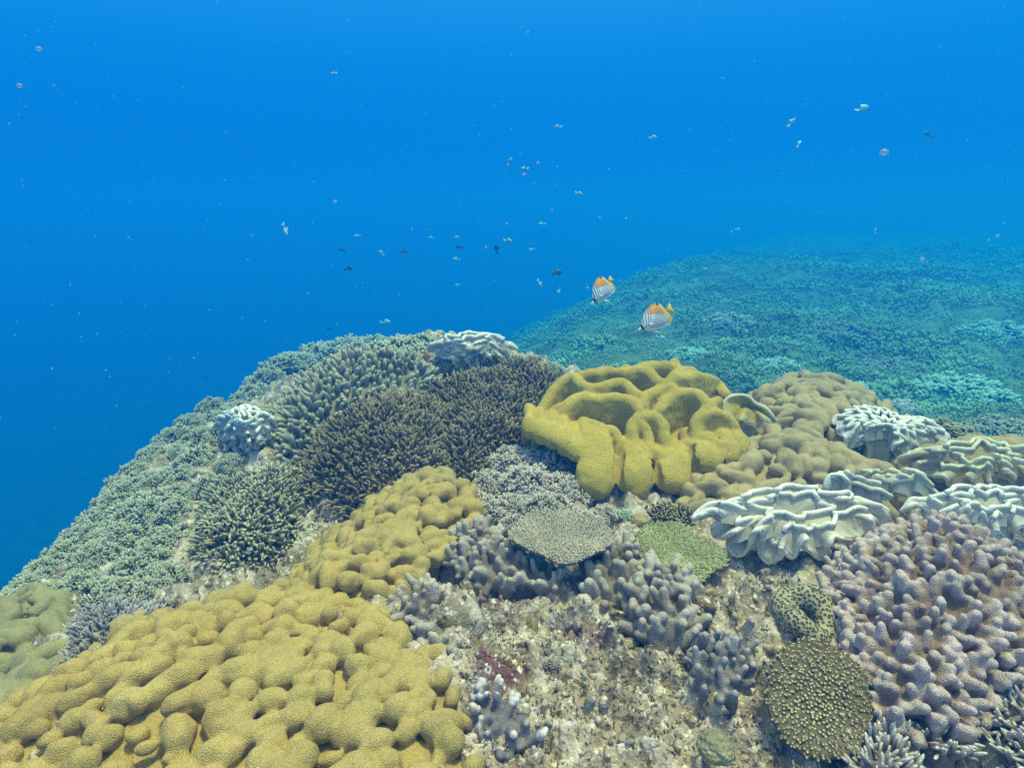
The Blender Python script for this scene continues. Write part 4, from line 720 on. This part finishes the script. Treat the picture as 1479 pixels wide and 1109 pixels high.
def far_cover():
    g = np.random.default_rng(5); A = Acc(); n = 13500; yy = np.exp(g.uniform(math.log(2.6), math.log(25), n)); xx = g.uniform(-.18, 1.05, n) * yy; P = np.stack([xx, yy, terr(xx, yy)], 1); d = poly_sd(PLATEAU, P[:, 0], P[:, 1])
    ok = (d > .25) & (P[:, 2] > -4) & (P[:, 1] < 26); P = P[ok]; n = len(P); r_ = np.hypot(P[:, 0], P[:, 1]); P[:, 2] = terr(P[:, 0], P[:, 1]) + rough(P[:, 0], P[:, 1])
    s = np.exp(np.clip(g.normal(0, .4, n), -1, .6)) * (.030 + .0042 * r_) * (1 + .5 * vnoise(P[:, 0], P[:, 1], P[:, 0] * 0, 13)); m = 16
    off = norm(g.normal(size=(n, m, 3)) + [0, 0, .45]); Pk = P[:, None] + off * (s[:, None] * .75)[..., None] * np.array([1.2, 1.2, .7])
    A.add(*fingers(Pk.reshape(-1, 3), (off + [0, 0, .3]).reshape(-1, 3), np.repeat(s * .42, m) * g.uniform(.5, 1.4, n * m), np.repeat(s * .13, m), np.repeat(s * .13, m), k=4, prof=[(0, None), (.8, None)]))
    o = link('distant_coral', A.mesh('distant_coral'), M['far']); tag(o, 'dense carpet of small corals covering the hazy teal lower reef', 'reef cover', kind='stuff')
far_cover()

# ------------------------------------------------------------------ fish
def fish_body(top, bot, thick, nx=90, ny=40):
    """x runs nose (0) to tail (1); top and bot are outlines; thick(x) half thickness; a closed lens-shaped body"""
    x = (1 - np.cos(np.linspace(0, np.pi, nx))) / 2; t = np.interp(x, *zip(*top)); b = np.interp(x, *zip(*bot)); h = thick(x); a = np.linspace(0, 2 * np.pi, ny, endpoint=False)
    mid = (t + b) / 2; hh = np.maximum((t - b) / 2, .002); Z = mid[:, None] + hh[:, None] * np.sin(a)[None]; Yv = np.maximum(h, .0015)[:, None] * (np.sign(np.cos(a)) * np.abs(np.cos(a)) ** 1.6)[None]
    V = np.stack([np.repeat(x[:, None], ny, 1), Yv, Z], -1).reshape(-1, 3); i = np.arange(nx - 1)[:, None]; j = np.arange(ny)[None]
    Q = np.stack([i * ny + j, i * ny + (j + 1) % ny, (i + 1) * ny + (j + 1) % ny, (i + 1) * ny + j], -1).reshape(-1, 4); return V, Q
def fin(outline, th=.006, n=1):
    P = np.array(outline, float); k = len(P); c = P.mean(0); V = np.array([[p[0], s * th, p[1]] for s in (1, -1) for p in P] + [[c[0], th, c[1]], [c[0], -th, c[1]]])
    T = [(j, (j + 1) % k, 2 * k) for j in range(k)] + [(k + (j + 1) % k, k + j, 2 * k + 1) for j in range(k)]; Q = [(j, k + j, k + (j + 1) % k, (j + 1) % k) for j in range(k)]
    return V, Q, T
def paint_mat(name, rough=.45):
    m = bpy.data.materials.new(name); m.use_nodes = True; t = m.node_tree; a = _n(t, 'ShaderNodeAttribute', attribute_name='paint'); b = t.nodes['Principled BSDF']; t.links.new(a.outputs['Color'], b.inputs['Base Color']); b.inputs['Roughness'].default_value = rough; return m
PAINT = paint_mat('fish_skin'); EYE = bpy.data.materials.new('fish_eye'); EYE.use_nodes = True; EYE.node_tree.nodes['Principled BSDF'].inputs['Base Color'].default_value = (.01, .01, .012, 1); EYE.node_tree.nodes['Principled BSDF'].inputs['Roughness'].default_value = .15
def smooth_line(p): return chaikin(p, 3, False)
def pose(o, p, length, heading_px, roll=0., away=0.):
    """heading_px: direction nose to tail in the photograph (right, down); the fish swims across the view, turned away by a little"""
    u, d = heading_px; n = math.hypot(u, d); ax = RGT * (u / n) * math.cos(away) - UPV * (d / n) * math.cos(away) + FWD * math.sin(away); ax = ax / np.linalg.norm(ax)
    upv = UPV if abs(ax @ UPV) < .9 else RGT; side = norm(np.cross(upv, ax)); z = np.cross(ax, side)
    if roll: c, s = math.cos(roll), math.sin(roll); side, z = side * c + z * s, z * c - side * s
    Mx = Matrix([[ax[0], side[0], z[0]], [ax[1], side[1], z[1]], [ax[2], side[2], z[2]]]).to_4x4(); o.matrix_world = Matrix.Translation(Vector(p)) @ Mx @ Matrix.Scale(length, 4)
def butterfly(u, v, depth, length, heading, label, away, closed):
    top = smooth_line([(0, .02), (.09, .045), (.16, .10), (.28, .24), (.45, .36), (.62, .40), (.76, .39), (.86, .33), (.90, .22), (.905, .10), (.93, .05)]); bot = smooth_line([(0, -.005), (.09, -.03), (.18, -.10), (.32, -.21), (.5, -.26), (.68, -.31), (.82, -.34), (.92, -.30), (.955, -.20), (.96, -.10), (.965, -.03)])
    V, Q = fish_body(top, bot, lambda x: .085 * np.sin(np.pi * np.clip(x / .96, 0, 1) ** .75) ** .8 + .004, 150, 120); x, y, z = V.T; tp = np.interp(x, *zip(*top)); bt = np.interp(x, *zip(*bot)); fz = (z - bt) / (tp - bt + 1e-6)
    edge = np.minimum(tp - z, z - bt); V[:, 1] *= np.clip(edge / .13, .08, 1) ** .5; V[:, 2] *= .93
    white = np.array([.78, .80, .80]); col = np.tile(white, (len(V), 1)); orange = np.array([.80, .31, .004]); yellow = np.array([.90, .55, .01]); black = np.array([.008, .008, .012])
    line = x * .45 + z * 1.0                                  # rear upper part turns orange
    w = sstep(.36, .42, line + .10 * (x - .5)) * sstep(.38, .50, x); col = col * (1 - w)[:, None] + orange * w[:, None]
    w2 = sstep(.80, .87, x); col = col * (1 - w2)[:, None] + yellow * w2[:, None]
    m1 = ((x * .35 + z * .94) % .060 < .022) & (x > .30) & (line < .46) & (z - .45 * x < -.17) & (z > bt + .07) & (x < .84); col[m1] = [.20, .22, .26]
    m2 = ((x * .85 - z * .52) % .062 < .023) & (x > .20) & (z - .45 * x >= -.17) & (x * .85 - z * .52 < .33); col[m2] = [.20, .20, .22]
    bar = np.abs(x - .135 - .10 * np.clip(-z, 0, 1) + .12 * np.clip(z, 0, 1) * -1) < .030; col[bar & (z < .16)] = black
    spot = np.hypot(x - .80, z - .30) < .035; col[spot] = black; rim_ = (tp - z < .012) & (x > .62); col[rim_] = [.03, .03, .02]
    if closed: V[:, 1] += .16 * np.clip(V[:, 0] - .45, 0, 1) ** 2
    o = link('butterflyfish', mesh_np('butterflyfish', V - [.5, 0, 0], Q, cols={'paint': col}), PAINT)
    tl = [(.92, .045), (.97, .07), (1.06, .14 if not closed else .10), (1.10, .155 if not closed else .10), (1.09, .06), (1.085, .0), (1.09, -.06), (1.10, -.13 if not closed else -.08), (1.05, -.11 if not closed else -.07), (.97, -.05), (.92, -.03)]
    Vf, Qf, Tf = fin(tl, .008); Vf[:, 1] += .16 * (Vf[:, 0] - .45) ** 2 * closed; link('tail_fin', mesh_np('tail_fin', Vf - [.5, 0, 0], Qf, Tf, smooth=False, cols={'paint': np.tile(yellow, (len(Vf), 1))}), PAINT, parent=o)
    for s in (1, -1):
        a = np.linspace(0, 2 * np.pi, 16, endpoint=False); Ve = np.array([[.145 + .022 * math.cos(t), s * .040, .035 + .022 * math.sin(t)] for t in a] + [[.145, s * .056, .035]]); link('eye', mesh_np('eye', Ve - [.5, 0, 0], None, [(j, (j + 1) % 16, 16) for j in range(16)]), EYE, parent=o)
        Vp, Qp, Tp = fin([(.27, -.03), (.36, .01), (.41, -.03), (.40, -.07), (.33, -.07)], .004); Vp[:, 1] += s * (.075 + (Vp[:, 0] - .27) * .25); link('pectoral_fin', mesh_np('pectoral_fin', Vp - [.5, 0, 0], Qp, Tp, smooth=False, cols={'paint': np.tile([.75, .78, .78], (len(Vp), 1))}), PAINT, parent=o)
    Vv, Qv, Tv = fin([(.33, -.18), (.40, -.22), (.52, -.36), (.44, -.34), (.36, -.28)], .005); link('pelvic_fin', mesh_np('pelvic_fin', Vv - [.5, 0, 0], Qv, Tv, smooth=False, cols={'paint': np.tile(white, (len(Vv), 1))}), PAINT, parent=o)
    pose(o, at(u, v, depth), length, heading, away=away); return tag(o, label, 'fish', 'pair of butterflyfish')
butterfly(869, 422, 2.95, .165, (.63, -.77), 'upper butterflyfish, white with orange back, its tail fin tucked', R(14), True)
butterfly(944, 463, 2.75, .178, (.84, -.54), 'lower butterflyfish, white with orange back, its yellow tail fin spread', R(8), False)

def small_fish_mesh(kind):
    top = smooth_line([(0, .0), (.06, .08), (.2, .19), (.42, .26), (.62, .22), (.74, .10), (.80, .06)]); bot = smooth_line([(0, -.01), (.06, -.07), (.2, -.17), (.42, -.22), (.62, -.19), (.74, -.08), (.80, -.05)])
    if kind == 'slim': top = [(a, b * .62) for a, b in top]; bot = [(a, b * .62) for a, b in bot]
    V, Q = fish_body(top, bot, lambda x: .08 * np.sin(np.pi * np.clip(x / .82, 0, 1) ** .8) + .004, 30, 16); V[:, 0] *= .80; x, y, z = V.T
    base = {'sergeant': (.66, .74, .70), 'dark': (.035, .035, .045), 'pale': (.48, .62, .62), 'slim': (.60, .74, .72), 'green': (.30, .66, .52)}[kind]; col = np.tile(np.array(base), (len(V), 1)) 
    if kind == 'sergeant': col[(x % .135 < .06) & (x > .12)] = [.03, .035, .05]
    Vf, Qf, Tf = fin([(.60, .03), (.72, .10), (.92, .19), (1.0, .20), (.90, .0), (1.0, -.18), (.92, -.17), (.72, -.09), (.60, -.03)], .006); Vd, Qd, Td = fin([(.2, .14), (.32, .27), (.5, .29), (.60, .16), (.5, .12)], .005); A = Acc(); A.add(V, Q); A.add(Vf, Qf, Tf); A.add(Vd, Qd, Td)
    cols = np.concatenate([col, np.tile(np.array(base) * (.9 if kind != 'dark' else 1), (len(Vf) + len(Vd), 1))]); me = mesh_np('small_fish', np.concatenate(A.V) - [.5, 0, 0], np.concatenate(A.Q), np.concatenate(A.T), cols={'paint': cols}); me.materials.append(PAINT); return me
FM = {k: small_fish_mesh(k) for k in ('sergeant', 'dark', 'pale', 'slim', 'green')}
LBL = {'sergeant': ('tiny pale striped fish hovering in the open blue water', 'striped fish in the blue'), 'dark': ('tiny dark fish hovering in the open blue water above the reef', 'dark fish in the blue'), 'pale': ('tiny pale fish hovering in the open blue water above the reef', 'pale fish in the blue'), 'slim': ('tiny slim silvery fish hovering in open blue water', 'silvery fish in the blue'), 'green': ('small turquoise fish high in the blue water at upper right', None)}
FISH = [('green', 1245, 158, 22, (-1, .45), 3.2), ('slim', 411, 332, 22, (-.5, -1), 3.6), ('sergeant', 806, 184, 13, (1, .1), 5), ('sergeant', 736, 234, 13, (-.5, 1), 5), ('sergeant', 758, 244, 12, (1, 0), 5), ('sergeant', 836, 280, 13, (-1, -.2), 5.5), ('sergeant', 733, 348, 14, (-1, -.1), 5), ('pale', 783, 324, 12, (1, .1), 6), ('pale', 768, 361, 10, (1, 0), 6),
        ('dark', 717, 360, 14, (.2, 1), 5), ('dark', 664, 357, 12, (1, .1), 5.5), ('dark', 583, 363, 13, (-1, -.1), 6), ('dark', 503, 388, 15, (-1, .1), 5), ('dark', 804, 394, 17, (-1, .2), 4.2), ('dark', 495, 361, 11, (1, .3), 6.5), ('dark', 445, 545, 12, (1, 0), 5), ('dark', 132, 724, 9, (.3, 1), 5), ('dark', 300, 545, 8, (1, .4), 6), ('dark', 475, 474, 9, (1, .1), 6),
        ('slim', 779, 409, 13, (-.6, -1), 4.2), ('slim', 1143, 178, 17, (-.6, .8), 4), ('slim', 1154, 209, 15, (-.5, .8), 4.5), ('pale', 516, 341, 10, (1, 0), 6), ('pale', 551, 366, 11, (.7, .8), 6), ('pale', 659, 375, 12, (1, .2), 6), ('pale', 556, 466, 18, (-1, .1), 5.5), ('pale', 623, 344, 10, (1, .1), 7), ('pale', 943, 199, 13, (-1, .3), 6.5), ('dark', 1342, 195, 20, (1, .2), 6.8), ('pale', 1065, 332, 10, (-1, .2), 7), ('pale', 660, 343, 9, (1, 0), 7), ('pale', 807, 420, 9, (.4, -1), 5.5), ('pale', 848, 415, 10, (-.1, -1), 4.2), ('pale', 954, 488, 15, (-1, -.2), 4.2), ('pale', 661, 412, 8, (1, 0), 7), ('sergeant', 482, 107, 11, (1, 0), 6), ('slim', 595, 333, 8, (.1, 1), 6)]
for k, (kind, u, v, Lp, hd, dep) in enumerate(FISH):
    dep *= 1.55; o = link('small_fish', FM[kind]); pose(o, at(u, v, dep), Lp * 1.0 * dep / FPX, hd, away=R(15 * math.sin(k * 2.3))); lab, gr = LBL[kind]; tag(o, lab, 'fish', gr)

# ------------------------------------------------------------------ drifting specks and the water itself
def snow():
    g = np.random.default_rng(3); A = Acc(); n = 1000; u = g.uniform(-200, 1680, n); v = g.uniform(-60, 640, n); d = g.uniform(.9, 5.0, n); I = np.array(ICO, float); F = np.array(ICOF)
    P = np.array([at(a, b, c) for a, b, c in zip(u, v, d)]); ok = P[:, 2] > terr(P[:, 0], P[:, 1]) + .25; P = P[ok]; d = d[ok]; n = len(P); s = np.exp(g.normal(np.log(.46), .45, n)) * d / FPX * 1.0
    V = I[None] * s[:, None, None] * g.uniform(.6, 1.8, (n, 1, 3)) + P[:, None]; A.add(V.reshape(-1, 3), None, (F[None] + (np.arange(n) * 12)[:, None, None]).reshape(-1, 3))
    for (a, b, r_) in ((484, 291, 3.4), (1277, 220, 7.5), (28, 124, 5), (56, 71, 5), (777, 235, 3), (1332, 374, 4), (732, 323, 2.4), (1019, 388, 2.4), (757, 252, 3)):
        c = at(a, b, 1.6); th = g.uniform(0, 6, 1); A.add(I * r_ * 1.6 / FPX * .8 * np.array([1.2, .8, .8]) + c, None, F)
    m = bpy.data.materials.new('speck'); m.use_nodes = True; b = m.node_tree.nodes['Principled BSDF']; b.inputs['Base Color'].default_value = (.70, .68, .67, 1); b.inputs['Alpha'].default_value = .34
    o = link('marine_snow', A.mesh('marine_snow'), m); tag(o, 'pale drifting specks suspended in the blue water', 'specks', kind='stuff')
snow()
def haze():
    lo, hi = np.array([-72, -72, -16.0]), np.array([72, 72, 2.2]); V = [(x, y, z) for x in (lo[0], hi[0]) for y in (lo[1], hi[1]) for z in (lo[2], hi[2])]
    Q = [(0, 1, 3, 2), (4, 6, 7, 5), (0, 4, 5, 1), (2, 3, 7, 6), (0, 2, 6, 4), (1, 5, 7, 3)]; m = bpy.data.materials.new('sea_water'); m.use_nodes = True; t = m.node_tree; t.nodes.clear(); out = _n(t, 'ShaderNodeOutputMaterial'); v = _n(t, 'ShaderNodeVolumePrincipled')
    v.inputs['Color'].default_value = (*WATER['color'], 1); v.inputs['Density'].default_value = WATER['density']; v.inputs['Absorption Color'].default_value = (*WATER['absorb'], 1); v.inputs['Density Attribute'].default_value = ''; v.inputs['Anisotropy'].default_value = 0.30
    t.links.new(v.outputs[0], out.inputs['Volume']); o = link('haze', mesh_np('haze', V, Q, smooth=False), m); o['kind'] = 'stuff'
haze()
